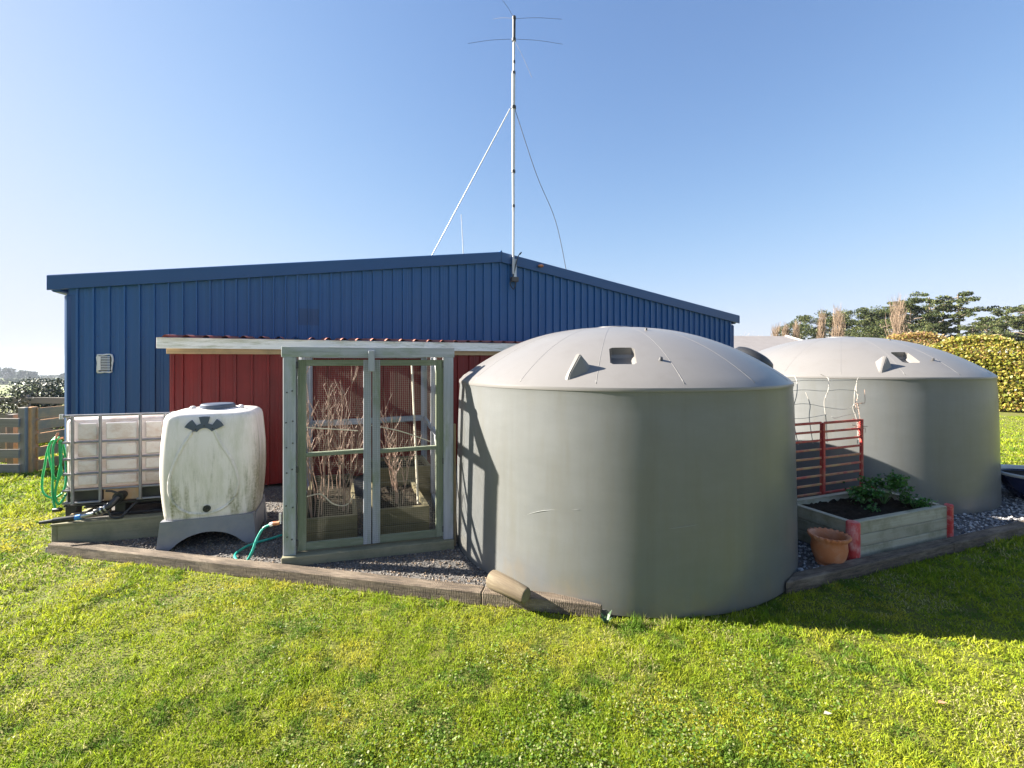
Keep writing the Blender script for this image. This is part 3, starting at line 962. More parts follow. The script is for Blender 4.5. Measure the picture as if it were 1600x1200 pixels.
door(.125, .796)
door(.806, WF - .102)
o1 = Vector((0, 0, 0))
netting('side_netting', cage, fl + UP * GH, bl + UP * GH, bl + UP * CT, fl + UP * CT, pitch=.032, r=.0004)
netting('side_netting', cage, fr + UP * GH, br + UP * GH, br + UP * CT, fr + UP * CT, pitch=.032, r=.0004)
netting('roof_netting', cage, fl + UP * CT - fx * .06, fr + UP * CT + fx * .06, br + UP * CT, bl + UP * CT, pitch=.032, r=.0004)
bm = bmesh.new()
for s in (.035, .085):
    for hh in (.30, .62, .95, 1.18, 1.42, 1.70):
        bmesh.ops.create_cone(bm, segments=8, radius1=.008, radius2=.006, depth=.01, cap_ends=True,
                              matrix=Matrix.Translation(cpt(s + random.uniform(-.006, .006), hh + random.uniform(-.03, .03), -.019)) @ fn.to_track_quat('Z', 'Y').to_matrix().to_4x4())
tag(obj('nail_heads', bm, M_DARKMETAL, cage), kind='stuff')

# beds inside the cage
bx = (bl - fl).normalized()


def planter(name, label, o, ex, ey, Lx, Ly, h, boards, m, group=None, soil=.06):
    t = thing(name, label, 'raised bed', o, 0, group)
    th = .045
    bh = h / boards
    for b in range(boards):
        z = o.z + bh * (b + .5)
        g_ = .004
        for (a, c, off) in ((o, o + ex * Lx, ey * th / 2), (o + ey * Ly, o + ey * Ly + ex * Lx, ey * -th / 2)):
            bar('side_board', m, t, Vector((a.x, a.y, z)) + off, Vector((c.x, c.y, z)) + off, th, bh - g_)
        for (a, c, off) in ((o, o + ey * Ly, ex * th / 2), (o + ex * Lx, o + ex * Lx + ey * Ly, ex * -th / 2)):
            bar('end_board', m, t, Vector((a.x, a.y, z)) + off + ey * (th + .002), Vector((c.x, c.y, z)) + off - ey * (th + .002), th, bh - g_)
    nx, ny = max(8, int(Lx / .035)), max(8, int(Ly / .035))
    V = []
    for i in range(nx + 1):
        for j in range(ny + 1):
            p = o + ex * (th + (Lx - 2 * th) * i / nx) + ey * (th + (Ly - 2 * th) * j / ny)
            V.append((p.x, p.y, o.z + h - soil + random.uniform(-.018, .02)))
    idx = np.arange((nx + 1) * (ny + 1)).reshape(nx + 1, ny + 1)
    Fq = np.stack([idx[:-1, :-1], idx[1:, :-1], idx[1:, 1:], idx[:-1, 1:]], -1).reshape(-1, 4)
    np_mesh('soil', np.array(V), Fq, M_SOIL, t)
    return t


ey = bx
pl_o = cpt(.10, 0, .36); pl_o.z = GH
planter('planter_box', 'wooden planter of tangled bare canes inside the cage, left door side', pl_o, fx, ey, .55, 1.9, .30, 2, M_BEDDARK, 'planters in the berry cage')
pr_o = cpt(.84, 0, .28); pr_o.z = GH
planter('planter_box', 'wooden planter with few thin stems inside the cage, right door side', pr_o, fx, ey, .55, 1.15, .36, 2, M_BEDDARK, 'planters in the berry cage')
pb_o = cpt(.70, 0, 1.65); pb_o.z = GH
planter('planter_box', 'planter box at the back of the cage along the red wall', pb_o, fx, ey, .85, .75, .48, 2, M_BEDDARK, 'planters in the berry cage')


def cane_bush(label, base, hgt, n, spread, seed, name='bare_berry_bush'):
    rnd = random.Random(seed)
    bm = bmesh.new()
    for c in range(n):
        a = rnd.uniform(0, 2 * math.pi)
        p = Vector(base) + Vector((math.cos(a), math.sin(a), 0)) * rnd.uniform(0, .07)
        lean = Vector((math.cos(a), math.sin(a), 0)) * rnd.uniform(.02, spread)
        hh = hgt * rnd.uniform(.6, 1.0)
        pts, N = [p - UP * .03], 7
        wob = Vector((0, 0, 0))
        for i in range(1, N + 1):
            t = i / N
            wob += Vector((rnd.uniform(-1, 1), rnd.uniform(-1, 1), 0)) * .022
            pts.append(p + lean * t ** 1.4 + UP * hh * t + wob)
        tube_into(bm, pts, [.0065 * (1 - .68 * i / N) for i in range(N + 1)], 5, cap=False)
        for q in range(rnd.randint(3, 7)):
            i = rnd.randint(2, N)
            s = pts[i]
            b = rnd.uniform(0, 2 * math.pi)
            dirn = Vector((math.cos(b) * .55, math.sin(b) * .55, 1)).normalized()
            L = rnd.uniform(.10, .34)
            e = s + dirn * L
            mid = (s + e) / 2 + Vector((rnd.uniform(-.02, .02), rnd.uniform(-.02, .02), 0))
            tube_into(bm, [s, mid, e], [.0038, .003, .0014], 4, cap=False)
            for w in range(rnd.randint(1, 4)):
                s2 = s.lerp(e, rnd.uniform(.3, 1))
                b2 = rnd.uniform(0, 2 * math.pi)
                e2 = s2 + Vector((math.cos(b2) * .5, math.sin(b2) * .5, 1)).normalized() * rnd.uniform(.04, .13)
                tube_into(bm, [s2, e2], [.003, .0016], 4, cap=False)
    o = obj(name, bm, M_CANE, None)
    return tag(o, label, 'berry bush', 'bare berry bushes in the cage')


def bedpt(o, u, v, z): return Vector((o.x, o.y, 0)) + fx * u + ey * v + UP * z


cane_bush('front left bare berry bush in the cage, leaning against the door stile', bedpt(pl_o, .13, .25, .28), 1.75, 6, .22, 1)
cane_bush('tall bare berry bush in the middle of the left cage planter', bedpt(pl_o, .40, .35, .28), 1.5, 7, .30, 2)
cane_bush('bare berry bush in the left cage planter, second from the door', bedpt(pl_o, .18, .85, .28), 1.6, 5, .28, 3)
cane_bush('bare berry bush at the back of the left cage planter', bedpt(pl_o, .35, 1.35, .28), 1.5, 4, .3, 4)
cane_bush('sparse young berry stems at the front of the right cage planter', bedpt(pr_o, .3, .35, .34), 1.0, 4, .22, 5)
cane_bush('thin tall berry stems at the back of the right cage planter', bedpt(pr_o, .32, .9, .34), 1.15, 4, .2, 6)
o = tube('bamboo_cane', M_PALE, None, [cpt(.16, 1.30, .30), cpt(.66, 1.255, .25)], .006, 6)
tag(o, 'thin pale cane lying level behind the left netted door', 'cane')
o = tube('training_wire', M_PALE, None, smooth_path([cpt(.79, 1.30, .3), cpt(1.1, 1.22, .3), cpt(1.40, 1.10, .3)], 5), .006, 6)
tag(o, 'pale sagging training wire behind the upper right netted door', 'wire')
o = tube('leaning_stake', M_PALE, None, [bedpt(pr_o, .47, .25, .33), bedpt(pr_o, .50, .95, 1.95)], .013, 7)
tag(o, 'pale stake leaning inside the right side of the cage', 'stake')
o = tube('arched_runner', M_PALE, None, smooth_path([cpt(.16, .60, .30), cpt(.30, .62, .28), cpt(.42, .52, .25), cpt(.55, .50, .25), cpt(.62, .60, .25)], 5), .006, 6)
tag(o, 'pale bent runner arching low behind the left netted door', 'cane')

# ------------------------------------------------------------------ plinth and caged tote
PY = R(16.5)
PO = Vector((-4.76, 4.76, GH))
ex, ey2 = Vector((math.cos(PY), math.sin(PY), 0)), Vector((-math.sin(PY), math.cos(PY), 0))
pl = thing('timber_plinth', 'low olive timber plinth under the caged white tote', 'plinth', PO, 0)
PW, PD, PHt = 1.16, 1.25, .205


def ppt(u, v, z): return PO + ex * u + ey2 * v + UP * z


bar('side_board', M_PLINTH, pl, ppt(.05, .025, PHt / 2), ppt(PW, .025, PHt / 2), .05, PHt)
bar('side_board', M_PLINTH, pl, ppt(.05, PD - .025, PHt / 2), ppt(PW, PD - .025, PHt / 2), .05, PHt)
bar('end_board', M_PLINTH, pl, ppt(.024, 0, PHt / 2), ppt(.024, PD, PHt / 2), .05, PHt - .004)
bar('end_board', M_PLINTH, pl, ppt(PW - .025, .053, PHt / 2), ppt(PW - .025, PD - .053, PHt / 2), .048, PHt - .006)
bm = bmesh.new(); box_into(bm, PW - .1, PD - .11, PHt - .04)
obj('gravel_fill', bm, M_GRAVELBASE, pl, Matrix.Translation(ppt(PW / 2, PD / 2, (PHt - .04) / 2)) @ Matrix.Rotation(PY, 4, 'Z'))
bar('cap_board', M_PLINTH, pl, ppt(-.01, .06, PHt + .0125), ppt(PW + .01, .06, PHt + .0125), .13, .025)
blk = bar('timber_block', M_TANWOOD, None, ppt(.10, .13, PHt + .055), ppt(.42, .20, PHt + .055), .07, .06)
tag(blk, 'short tan timber offcut lying on the plinth under the tote corner', 'timber')

IO = ppt(.02, .16, PHt + .03)
IM = Matrix.Translation(IO) @ Matrix.Rotation(PY, 4, 'Z')
ib = thing('tote_tank', 'square white liquid tote in a galvanised cage on the plinth', 'tote', IO, PY)
IW, IDp = 1.0, .80


def ip(u, v, z): return IM @ Vector((u, v, z))


# pallet
for z, hh in ((.13, .022), (.011, .022)):
    for v in (.06, .5, .94):
        bar('pallet_deck', M_BLACKPL, ib, ip(0, v * IDp, z), ip(IW, v * IDp, z), .11, hh)
for u in (.06, .5, .94):
    for v in (.07, .5, .93):
        box('pallet_foot', M_BLACKPL, ib, (.10, .10, .095), IM @ Matrix.Translation((u, v * IDp, .0705)))
B0, B1 = .155, 1.065
M_IBC = mat('tote_plastic', (0.90, 0.84, 0.82), (0.82, 0.74, 0.72), rough=0.42, scale=1.3, bump=0.05, trans=0.25,
            dirt=(0.62, 0.45, 0.37), dirt_amt=0.5, dirt_scale=2.6, dirt_stretch=(1, 1, 1.6))
bm = bmesh.new()
BHt_ = B1 - B0 - .115
box_into(bm, IW + .012, IDp - .02, BHt_, Matrix.Translation((IW / 2, IDp / 2 + .004, B0 + .135 + BHt_ / 2)), bevel=.045)
for v in bm.verts:                        # the lid end sags towards the shed
    if v.co.z > B0 + .6: v.co.z -= .13 * max(0, v.co.y / IDp)
bottle = obj('tote_bottle', bm, M_IBC, ib, IM, smooth=False)
for p in bottle.data.polygons: p.use_smooth = True
bv = bottle.modifiers.new('round', 'BEVEL'); bv.width = .03; bv.segments = 3; bv.limit_method = 'ANGLE'; bv.angle_limit = R(25)
bm = bmesh.new()
box_into(bm, .31, IDp - .06, .15, Matrix.Translation((.165, IDp / 2, B0 + .07)), bevel=.01)
box_into(bm, .31, IDp - .06, .15, Matrix.Translation((IW - .165, IDp / 2, B0 + .07)), bevel=.01)
obj('base_tray', bm, M_BLACKPL, ib, IM)
M_STAIN = mat('stained_tote_plastic', (0.55, 0.40, 0.30), (0.66, 0.36, 0.12), rough=0.5, scale=5, stretch=(2, 2, .6))
box('outlet_recess', M_STAIN, ib, (.34, .03, .16), IM @ Matrix.Translation((IW / 2, .055, B0 + .07)), .01)
lathe('tote_lid', M_BLACKPL, ib, [(0, .04), (.10, .038), (.11, .02), (.11, -.02)], 28, (IW / 2, IDp / 2, B1 - .085), M=IM)
lev = [B0 + .005, B0 + .14, B0 + .315, B0 + .475, B0 + .655, B1 + .03]
DROP = Vector((0, 0, .125))
for i, z in enumerate(lev):
    for a, b in (((0, 0), (IW, 0)), ((IW, 0), (IW, IDp)), ((IW, IDp), (0, IDp)), ((0, IDp), (0, 0))):
        r_ = .0125 if i < 5 else .013
        if i == 0 and a == (0, 0):
            tube('cage_bar', M_CAGE, ib, [ip(0, -.010, z), ip(.33, -.010, z)], .012, 8)
            tube('cage_bar', M_CAGE, ib, [ip(.66, -.010, z), ip(1, -.010, z)], .012, 8)
            continue
        if i == 5 and a[1] > 0 and b[1] > 0: continue
        p, q = Vector((a[0], a[1] - .010, z)), Vector((b[0], b[1] - .010, z))
        if i == 5:
            if a[1] > 0: p -= DROP
            if b[1] > 0: q -= DROP
        tube('cage_bar', M_CAGE, ib, [IM @ p, IM @ q], r_, 8)
for u in (.09, .335, .70, .935):
    for v in (-.026, IDp + .014):
        z0 = B0 if (u in (.09, .935) or v > 0) else B0 + .005
        tube('cage_bar', M_CAGE, ib, [ip(u, v, z0), ip(u, v, B1 + .03 - (.125 if v > 0 else 0))], .015, 8)
for v in (.1, .4, .7):
    for u in (-.016, IW + .016):
        tube('cage_bar', M_CAGE, ib, [ip(u, v, B0), ip(u, v, B1 + .03 - .125 * v / IDp)], .0135, 8)
for u, v in ((-.012, -.012), (IW + .012, -.012)):
    tube('corner_bracket', M_GALV, ib, [ip(u, v, B1 + .0), ip(u, v, B1 + .05)], .018, 8)
zs_ = [B0 + .165, B0 + .315, B0 + .475, B0 + .655, B1 - .03]
for (u0_, u1_) in ((.125, .30), (.375, .66), (.74, .90)):
    for z0_, z1_ in zip(zs_[:-1], zs_[1:]):
        box('moulded_pad', M_IBC, bottle, (u1_ - u0_, .03, z1_ - z0_ - .045), IM @ Matrix.Translation(((u0_ + u1_) / 2, .005, (z0_ + z1_) / 2)), .012)
vb = lathe('outlet_valve', M_BLACKPL, ib, [(0, .12), (.05, .12), (.055, .10), (.055, .06), (.042, .055), (.042, .0)], 20, (0, 0, 0),
           M=IM @ Matrix.Translation((.52, .03, B0 + .055)) @ Matrix.Rotation(R(90), 4, 'X'))
tube('valve_lever', M_BLACKPL, vb, [ip(.52, -.09, B0 + .10), ip(.47, -.10, B0 + .13), ip(.42, -.10, B0 + .135)], .012, 7)
tube('valve_neck', M_BLACKPL, vb, smooth_path([ip(.52, -.09, B0 + .05), ip(.49, -.15, B0 + .0), ip(.43, -.17, B0 - .04), ip(.36, -.17, B0 - .065)], 5), .035, 12)
for t in (.46, .425, .39):
    c = ip(t, -.165, B0 - .03 - (.46 - t) * .45)
    tube('clamp_ring', M_GALV, vb, [c, c + (ip(-1, 0, -.35) - ip(0, 0, 0)).normalized() * .014], .042, 14)
hp = thing('drain_pipe', 'black drain pipe with bright blue fitting lying on the plinth before the tote', 'pipe', ip(.1, -.17, -.0), 0)
c0, c1, c2, c3 = ip(.35, -.175, B0 - .075), ip(.24, -.175, B0 - .098), ip(.19, -.175, B0 - .108), ip(-.10, -.19, .03)
tube('pipe_end', M_GALV, hp, [c0, c1], .020, 10)
tube('blue_coupling', M_BLUEPL, hp, [c1, c2], .028, 12)
tube('pipe_body', M_BLACKPL, hp, [c2, c2.lerp(c3, .62)], .030, 12)
tube('pipe_tail', M_BLACKPL, hp, [c2.lerp(c3, .62), c3], [.022, .016], 10)
tube('pipe_loop', M_BLACKPL, hp, smooth_path([ip(.46, -.15, B0 - .06), ip(.50, -.16, B0 - .135), ip(.58, -.15, B0 - .145), ip(.62, -.12, B0 - .09), ip(.68, -.06, B0 - .02)], 5), .012, 8)
# green hose hanging off the tote corner
hk = Vector(A(96, 690, 4.92))
hose = thing('garden_hose', 'bright green garden hose looped over the left corner of the tote', 'hose', hk, 0)


def hs(px, py, Y=4.93): return A(px, py, Y)


tube('hose_loop', M_HOSEG, hose, smooth_path([hs(93, 684), hs(86, 684), hs(78, 694), hs(73, 710), hs(70, 728), hs(66, 750), hs(67, 768), hs(77, 777), hs(90, 776), hs(100, 765), hs(104, 740, 4.97), hs(100, 700, 4.97), hs(93, 687)], 6), .0105, 8)
tube('hose_loop', M_HOSEG, hose, smooth_path([hs(91, 685, 4.9), hs(80, 690, 4.9), hs(76, 705, 4.9), hs(80, 728, 4.88), hs(84, 745, 4.88), hs(90, 748, 4.9), hs(93, 735, 4.9), hs(96, 715, 4.9), hs(95, 690, 4.92)], 6), .0105, 8)
tube('hose_loop', M_HOSEG, hose, smooth_path([hs(88, 686, 4.87), hs(83, 700, 4.87), hs(83, 730, 4.86), hs(82, 765, 4.86), hs(84, 785, 4.86), hs(87, 796, 4.86)], 6), .0105, 8)
tube('hose_loop', M_HOSEG, hose, smooth_path([hs(93, 688, 4.9), hs(94, 720, 4.9), hs(96, 738, 4.88), hs(90, 752, 4.87), hs(86, 775, 4.86), hs(92, 788, 4.88), hs(99, 779, 4.9), hs(103, 772, 4.95)], 6), .0105, 8)
tube('hose_nozzle', M_BLACKPL, hose, [hs(84, 797, 4.86), hs(95, 796, 4.86)], .022, 8)
tube('wall_hook', M_BRASS, hose, smooth_path([hs(98, 684, 4.97), hs(92, 686, 4.93), hs(88, 690, 4.9), hs(88, 683, 4.88), hs(91, 676, 4.9)], 4), .010, 7)

# ------------------------------------------------------------------ white spray tank
SYAW = R(20)
SO = Vector((-3.545, 4.58, GH)); SM = Matrix.Translation(SO) @ Matrix.Rotation(SYAW, 4, 'Z')
SW, SDp = .89, .76
sp = thing('spray_tank', 'stained white barrel shaped plastic tank on a dark grey arched stand', 'tank', SO, SYAW)
M_SPRAY = mat('stained_white_plastic', (0.86, 0.80, 0.77), (0.80, 0.745, 0.70), rough=0.42, scale=3, bump=0.04, bscale=3, trans=0.12,
              dirt=(0.50, 0.49, 0.36), dirt_amt=0.30, dirt_scale=3.2, dirt_stretch=(2.2, 2.2, 0.45))


def add_algae(m):
    """green-grey growth in upright streaks, thickest low on the front and along the right flank"""
    t = m.node_tree; N, L = t.nodes, t.links
    b = N['Principled BSDF']
    prev = b.inputs['Base Color'].links[0].from_socket
    tc = N.new('ShaderNodeTexCoord'); mp = N.new('ShaderNodeMapping'); mp.inputs['Scale'].default_value = (8, 8, .7)
    L.new(tc.outputs['Object'], mp.inputs[0])
    nz = N.new('ShaderNodeTexNoise'); nz.inputs['Scale'].default_value = 1.6; nz.inputs['Detail'].default_value = 9; nz.inputs['Roughness'].default_value = .72
    L.new(mp.outputs[0], nz.inputs['Vector'])
    n2 = N.new('ShaderNodeTexNoise'); n2.inputs['Scale'].default_value = 45; n2.inputs['Detail'].default_value = 4
    L.new(tc.outputs['Object'], n2.inputs['Vector'])
    sx = N.new('ShaderNodeSeparateXYZ'); L.new(tc.outputs['Object'], sx.inputs[0])
    rz = N.new('ShaderNodeMapRange'); rz.inputs['From Min'].default_value = 1.3; rz.inputs['From Max'].default_value = .5; rz.inputs['To Min'].default_value = -.14; rz.inputs['To Max'].default_value = .06
    L.new(sx.outputs['Z'], rz.inputs[0])
    a1 = N.new('ShaderNodeMath'); a1.operation = 'ADD'; L.new(nz.outputs['Fac'], a1.inputs[0]); L.new(rz.outputs[0], a1.inputs[1])
    rx = N.new('ShaderNodeMapRange'); rx.inputs['From Min'].default_value = .76; rx.inputs['From Max'].default_value = .90; rx.inputs['To Min'].default_value = 0; rx.inputs['To Max'].default_value = .16
    L.new(sx.outputs['X'], rx.inputs[0])
    a2 = N.new('ShaderNodeMath'); a2.operation = 'ADD'; L.new(a1.outputs[0], a2.inputs[0]); L.new(rx.outputs[0], a2.inputs[1])
    cr = N.new('ShaderNodeValToRGB'); cr.color_ramp.elements[0].position = .52; cr.color_ramp.elements[1].position = .70
    cr.color_ramp.elements[1].color = (.9, .9, .9, 1)
    L.new(a2.outputs[0], cr.inputs[0])
    mu = N.new('ShaderNodeMath'); mu.operation = 'MULTIPLY'; L.new(cr.outputs[0], mu.inputs[0])
    mr = N.new('ShaderNodeMapRange'); mr.inputs['From Min'].default_value = .3; mr.inputs['From Max'].default_value = .62; mr.inputs['To Min'].default_value = .35
    L.new(n2.outputs['Fac'], mr.inputs[0]); L.new(mr.outputs[0], mu.inputs[1])
    mx = N.new('ShaderNodeMixRGB'); mx.inputs[2].default_value = (.16, .165, .055, 1)
    L.new(mu.outputs[0], mx.inputs[0]); L.new(prev, mx.inputs[1])
    L.new(mx.outputs[0], b.inputs['Base Color'])


add_algae(M_SPRAY)


def sec(t):
    """half width, half depth of the barrel at t in 0..1 (bottom to top)"""
    bul = math.sin(math.pi * min(1, max(0, (t + .12) / 1.22)))
    a = SW / 2 * (.885 + .125 * bul); b = SDp / 2 * (.88 + .12 * bul)
    return a, b


def spray_section(a, b, z, seg=64, nexp=7.0):
    out = []
    for k in range(seg):
        th = 2 * math.pi * k / seg
        c, s = math.cos(th), math.sin(th)
        r = (abs(c) ** nexp + abs(s) ** nexp) ** (-1 / nexp)
        out.append((SW / 2 + a * r * c, SDp / 2 + b * r * s, z))
    return out


Z0, Z1 = .27, 1.395
bm = bmesh.new()
rings = []
levels = [(.0, .93, 0)] + [(t, 1.0, 0) for t in np.linspace(.015, .93, 16)] + [(.955, .985, 0), (.975, .95, 0), (.99, .88, 0), (1.0, .74, 0), (1.012, .45, 0)]
for t, k, _ in levels:
    a, b = sec(min(t, 1)); z = Z0 + (Z1 - Z0) * t
    rings.append([bm.verts.new(v) for v in spray_section(a * k, b * k, z)])
for i in range(len(rings) - 1):
    for k in range(64):
        bm.faces.new((rings[i][k], rings[i][(k + 1) % 64], rings[i + 1][(k + 1) % 64], rings[i + 1][k]))
bm.faces.new(rings[0][::-1]); bm.faces.new(rings[-1])
obj('tank_body', bm, M_SPRAY, sp, SM, smooth=True)


def front_y(z):
    t = (z - Z0) / (Z1 - Z0)
    return SDp / 2 - sec(min(1, max(0, t)))[1]


def spt(u, z, d=0.0):
    a = sec((z - Z0) / (Z1 - Z0))[0]
    w = min(.98, abs(u - SW / 2) / a)
    y = SDp / 2 - (SDp / 2 - front_y(z)) * (1 - w ** 7) ** (1 / 7.0)
    return (u, y - d, z)


# egg-shaped raised rib, from the cap down both sides to the outlet
egg = []
for i in range(49):
    t = i / 48
    ang = R(-90 - 155 + 310 * t) if False else 0
rib = [(.34, 1.235), (.27, 1.13), (.19, .97), (.125, .78), (.11, .62), (.15, .48), (.25, .38), (.40, .345), (.55, .375), (.66, .46), (.715, .60), (.70, .76), (.64, .92), (.555, 1.07), (.485, 1.235)]
path = smooth_path([Vector((u, 0, z)) for u, z in rib], 6)
bm = bmesh.new(); tube_into(bm, [spt(p.x, p.z, -.003) for p in path], .016, 8)
obj('moulded_rib', bm, M_SPRAY, sp, SM, smooth=True)
# moulded name strip: raised outline and worn raised characters
u0, u1, z0, z1 = .155, .60, .66, .735
bm = bmesh.new()
tube_into(bm, [spt(a, b, -.001) for a, b in ((u0, z0), (u1, z0), (u1, z1), (u0, z1), (u0, z0 + .004))], .003, 4)
obj('moulded_strip', bm, M_SPRAY, sp, SM)
bm = bmesh.new()
box_into(bm, .24, .006, .010, Matrix.Translation(spt(.43, .435, .0)))
obj('moulded_line', bm, M_SPRAY, sp, SM)


def solid_arc(bm, cu, cz, r0, r1, a0, a1, y0, y1, n=6):
    rows = []
    for i in range(n + 1):
        a = R(a0 + (a1 - a0) * i / n)
        rows.append([bm.verts.new((cu + r * math.cos(a), y, cz + r * math.sin(a))) for r, y in ((r0, y0), (r1, y0), (r1, y1), (r0, y1))])
    for i in range(n):
        for k in range(4):
            bm.faces.new((rows[i][k], rows[i][(k + 1) % 4], rows[i + 1][(k + 1) % 4], rows[i + 1][k]))
    bm.faces.new(rows[0]); bm.faces.new(rows[-1][::-1])


M_CAP = mat('slate_plastic', (0.055, 0.075, 0.115), (0.07, 0.09, 0.135), rough=0.45)
bm = bmesh.new()
yy = front_y(1.24)
solid_arc(bm, .415, 1.155, .075, .125, 30, 150, yy - .016, yy + .01, 10)
for a in (42, 90, 138):
    solid_arc(bm, .415, 1.155, .123, .195, a - 14, a + 14, yy - .0165, yy + .01, 4)
cap = obj('fan_bracket', bm, M_CAP, sp, SM)
bm = bmesh.new()
for a in (42, 90, 138):
    bmesh.ops.create_cone(bm, segments=8, radius1=.007, radius2=.007, depth=.006, cap_ends=True,
                          matrix=Matrix.Translation((.415 + .10 * math.cos(R(a)), yy - .018, 1.155 + .10 * math.sin(R(a)))) @ Matrix.Rotation(R(90), 4, 'X'))
obj('bolt_heads', bm, M_BLACKPL, cap, SM)
lathe('filler_lid', M_CAP, sp, [(0, .045), (.15, .043), (.165, .032), (.17, -.03)], 36, (SW / 2 + .02, SDp / 2 - .05, Z1 + .015), M=SM)
for s in (-1, 1):
    bm = bmesh.new(); bmesh.ops.create_uvsphere(bm, u_segments=12, v_segments=8, radius=.034, matrix=Matrix.Translation((SW / 2 + .02 + s * .225, SDp / 2 - .08, Z1 + .012)) @ Matrix.Diagonal((1, 1.4, .9, 1)))
    obj('lid_lug', bm, M_SPRAY, sp, SM, smooth=True)
ol = lathe('outlet', M_BLACKPL, sp, [(0, .035), (.016, .035), (.018, .02), (.034, .02), (.036, .0), (.036, -.03)], 18,
           M=SM @ Matrix.Translation((.435, front_y(.40), .40)) @ Matrix.Rotation(R(90), 4, 'X'))
# arched stand: front and back panels with an arch, end panels
bm = bmesh.new()


def arch_panel(bm, y0, y1):
    n = 20
    top0, top1 = Z0 + .035, Z0 + .035
    fr_, bk = [], []
    xs = np.linspace(0, SW, n + 1)
    rows = []
    for x in xs:
        u = (x - SW / 2) / (SW / 2)
        lo = 0.0 if abs(u) > .74 else .165 * (1 - (u / .74) ** 2) ** .75
        fl_ = .035 * (1 - 0) if abs(u) > .9 else 0
        spread = 1.0
        xt = SW / 2 + u * SW / 2 * .925
        xb = SW / 2 + u * SW / 2 * (1.0 if lo > 0.0 else 1.0)
        rows.append([bm.verts.new(p) for p in ((xb, y0, lo), (xt, y0 + .012, top0), (xt, y1, top1), (xb, y1, lo))])
    for i in range(n):
        for k in range(4):
            bm.faces.new((rows[i][k], rows[i][(k + 1) % 4], rows[i + 1][(k + 1) % 4], rows[i + 1][k]))
    bm.faces.new(rows[0]); bm.faces.new(rows[-1][::-1])


arch_panel(bm, .0, .10)
arch_panel(bm, SDp - .10, SDp)
for x in (.04, SW - .04):
    box_into(bm, .075, SDp - .2, Z0 - .02, Matrix.Translation((x + (.018 if x < .4 else -.018), SDp / 2, (Z0 - .02) / 2 + .03)))
box_into(bm, SW - .1, SDp - .204, .03, Matrix.Translation((SW / 2, SDp / 2, Z0 - .005)))
box_into(bm, .008, .01, .10, Matrix.Translation((SW / 2, .012, .25)))
obj('stand', bm, M_GREYPL, sp, SM)

# ------------------------------------------------------------------ tap and teal hose
tp = thing('garden_tap', 'small brass garden tap behind the left post of the cage', 'tap', A(438, 818, 4.46), 0)
t0 = A(437, 817, 4.47)
tube('tap_body', M_BRASS, tp, [t0, A(427, 818, 4.47)], .020, 10)
tube('hose_collar', M_WHITE, tp, [A(427, 818, 4.47), A(422, 820, 4.47)], .019, 10)
tube('tap_pipe', M_GALV, tp, [A(446, 880, 4.47), A(446, 812, 4.47)], .011, 8)
tube('tap_handle', M_GALV, tp, [A(438, 818, 4.47), A(438, 802, 4.47)], .012, 8)
hz = GH + .028
tube_pts = [A(422, 820, 4.47), A(410, 826, 4.45), A(400, 842, 4.40)]
gpt = lambda px, py: G(px, py, hz)
o = tube('garden_hose', M_HOSET, None, smooth_path([A(422, 820, 4.47), A(411, 826, 4.46), A(401, 843, 4.42), A(394, 862, 4.37), gpt(386, 876), gpt(377, 880), gpt(369, 874), gpt(368, 866),
                                                    gpt(381, 856), gpt(400, 848), gpt(425, 841), gpt(440, 836)], 7), .0125, 10)
tag(o, 'teal garden hose curling over the gravel from the brass tap', 'hose')

# ------------------------------------------------------------------ raised bed, pots, gate
BY = R(20.5)
bo_ = Vector((3.27, 4.42, GH)); ex3 = Vector((math.cos(BY), math.sin(BY), 0)); ey3 = Vector((-math.sin(BY), math.cos(BY), 0))
BLn, BDp, BHt = 1.50, .74, .355
rb = planter('raised_bed', 'grey timber raised bed with red corner posts between the tanks', bo_, ex3, ey3, BLn, BDp, BHt, 3, M_BEDWOOD, soil=.05)


def rp(u, v, z): return bo_ + ex3 * u + ey3 * v + UP * z


for (u, v) in ((-.004, -.004), (-.004, BDp + .004)):
    bm = bmesh.new()
    tube_into(bm, [rp(u, v, -.02), rp(u, v, .01), rp(u, v, BHt + .012), rp(u, v, BHt + .024)], [.055, .058, .058, .052], 20)
    obj('corner_post', bm, M_REDPOST, rb, None, auto=R(50))
for (u, v) in ((BLn + .012, -.004), (BLn + .012, BDp + .004)):
    bar('corner_post', M_REDPOST, rb, rp(u, v, -.02), rp(u, v, BHt + .03), .05, .07, up=(ey3.x, ey3.y, 0), bevel=.01)
for a, b, off in (((0, 0), (BLn, 0), .03), ((0, BDp), (BLn, BDp), -.03)):
    bar('cap_board', M_BEDWOOD, rb, rp(.06, a[1] + off * .8, BHt + .006), rp(BLn - .03, a[1] + off * .8, BHt + .006), .06, .012)
for u in (.03, BLn - .03):
    bar('cap_board', M_BEDWOOD, rb, rp(u, .07, BHt + .0055), rp(u, BDp - .07, BHt + .0055), .06, .011)


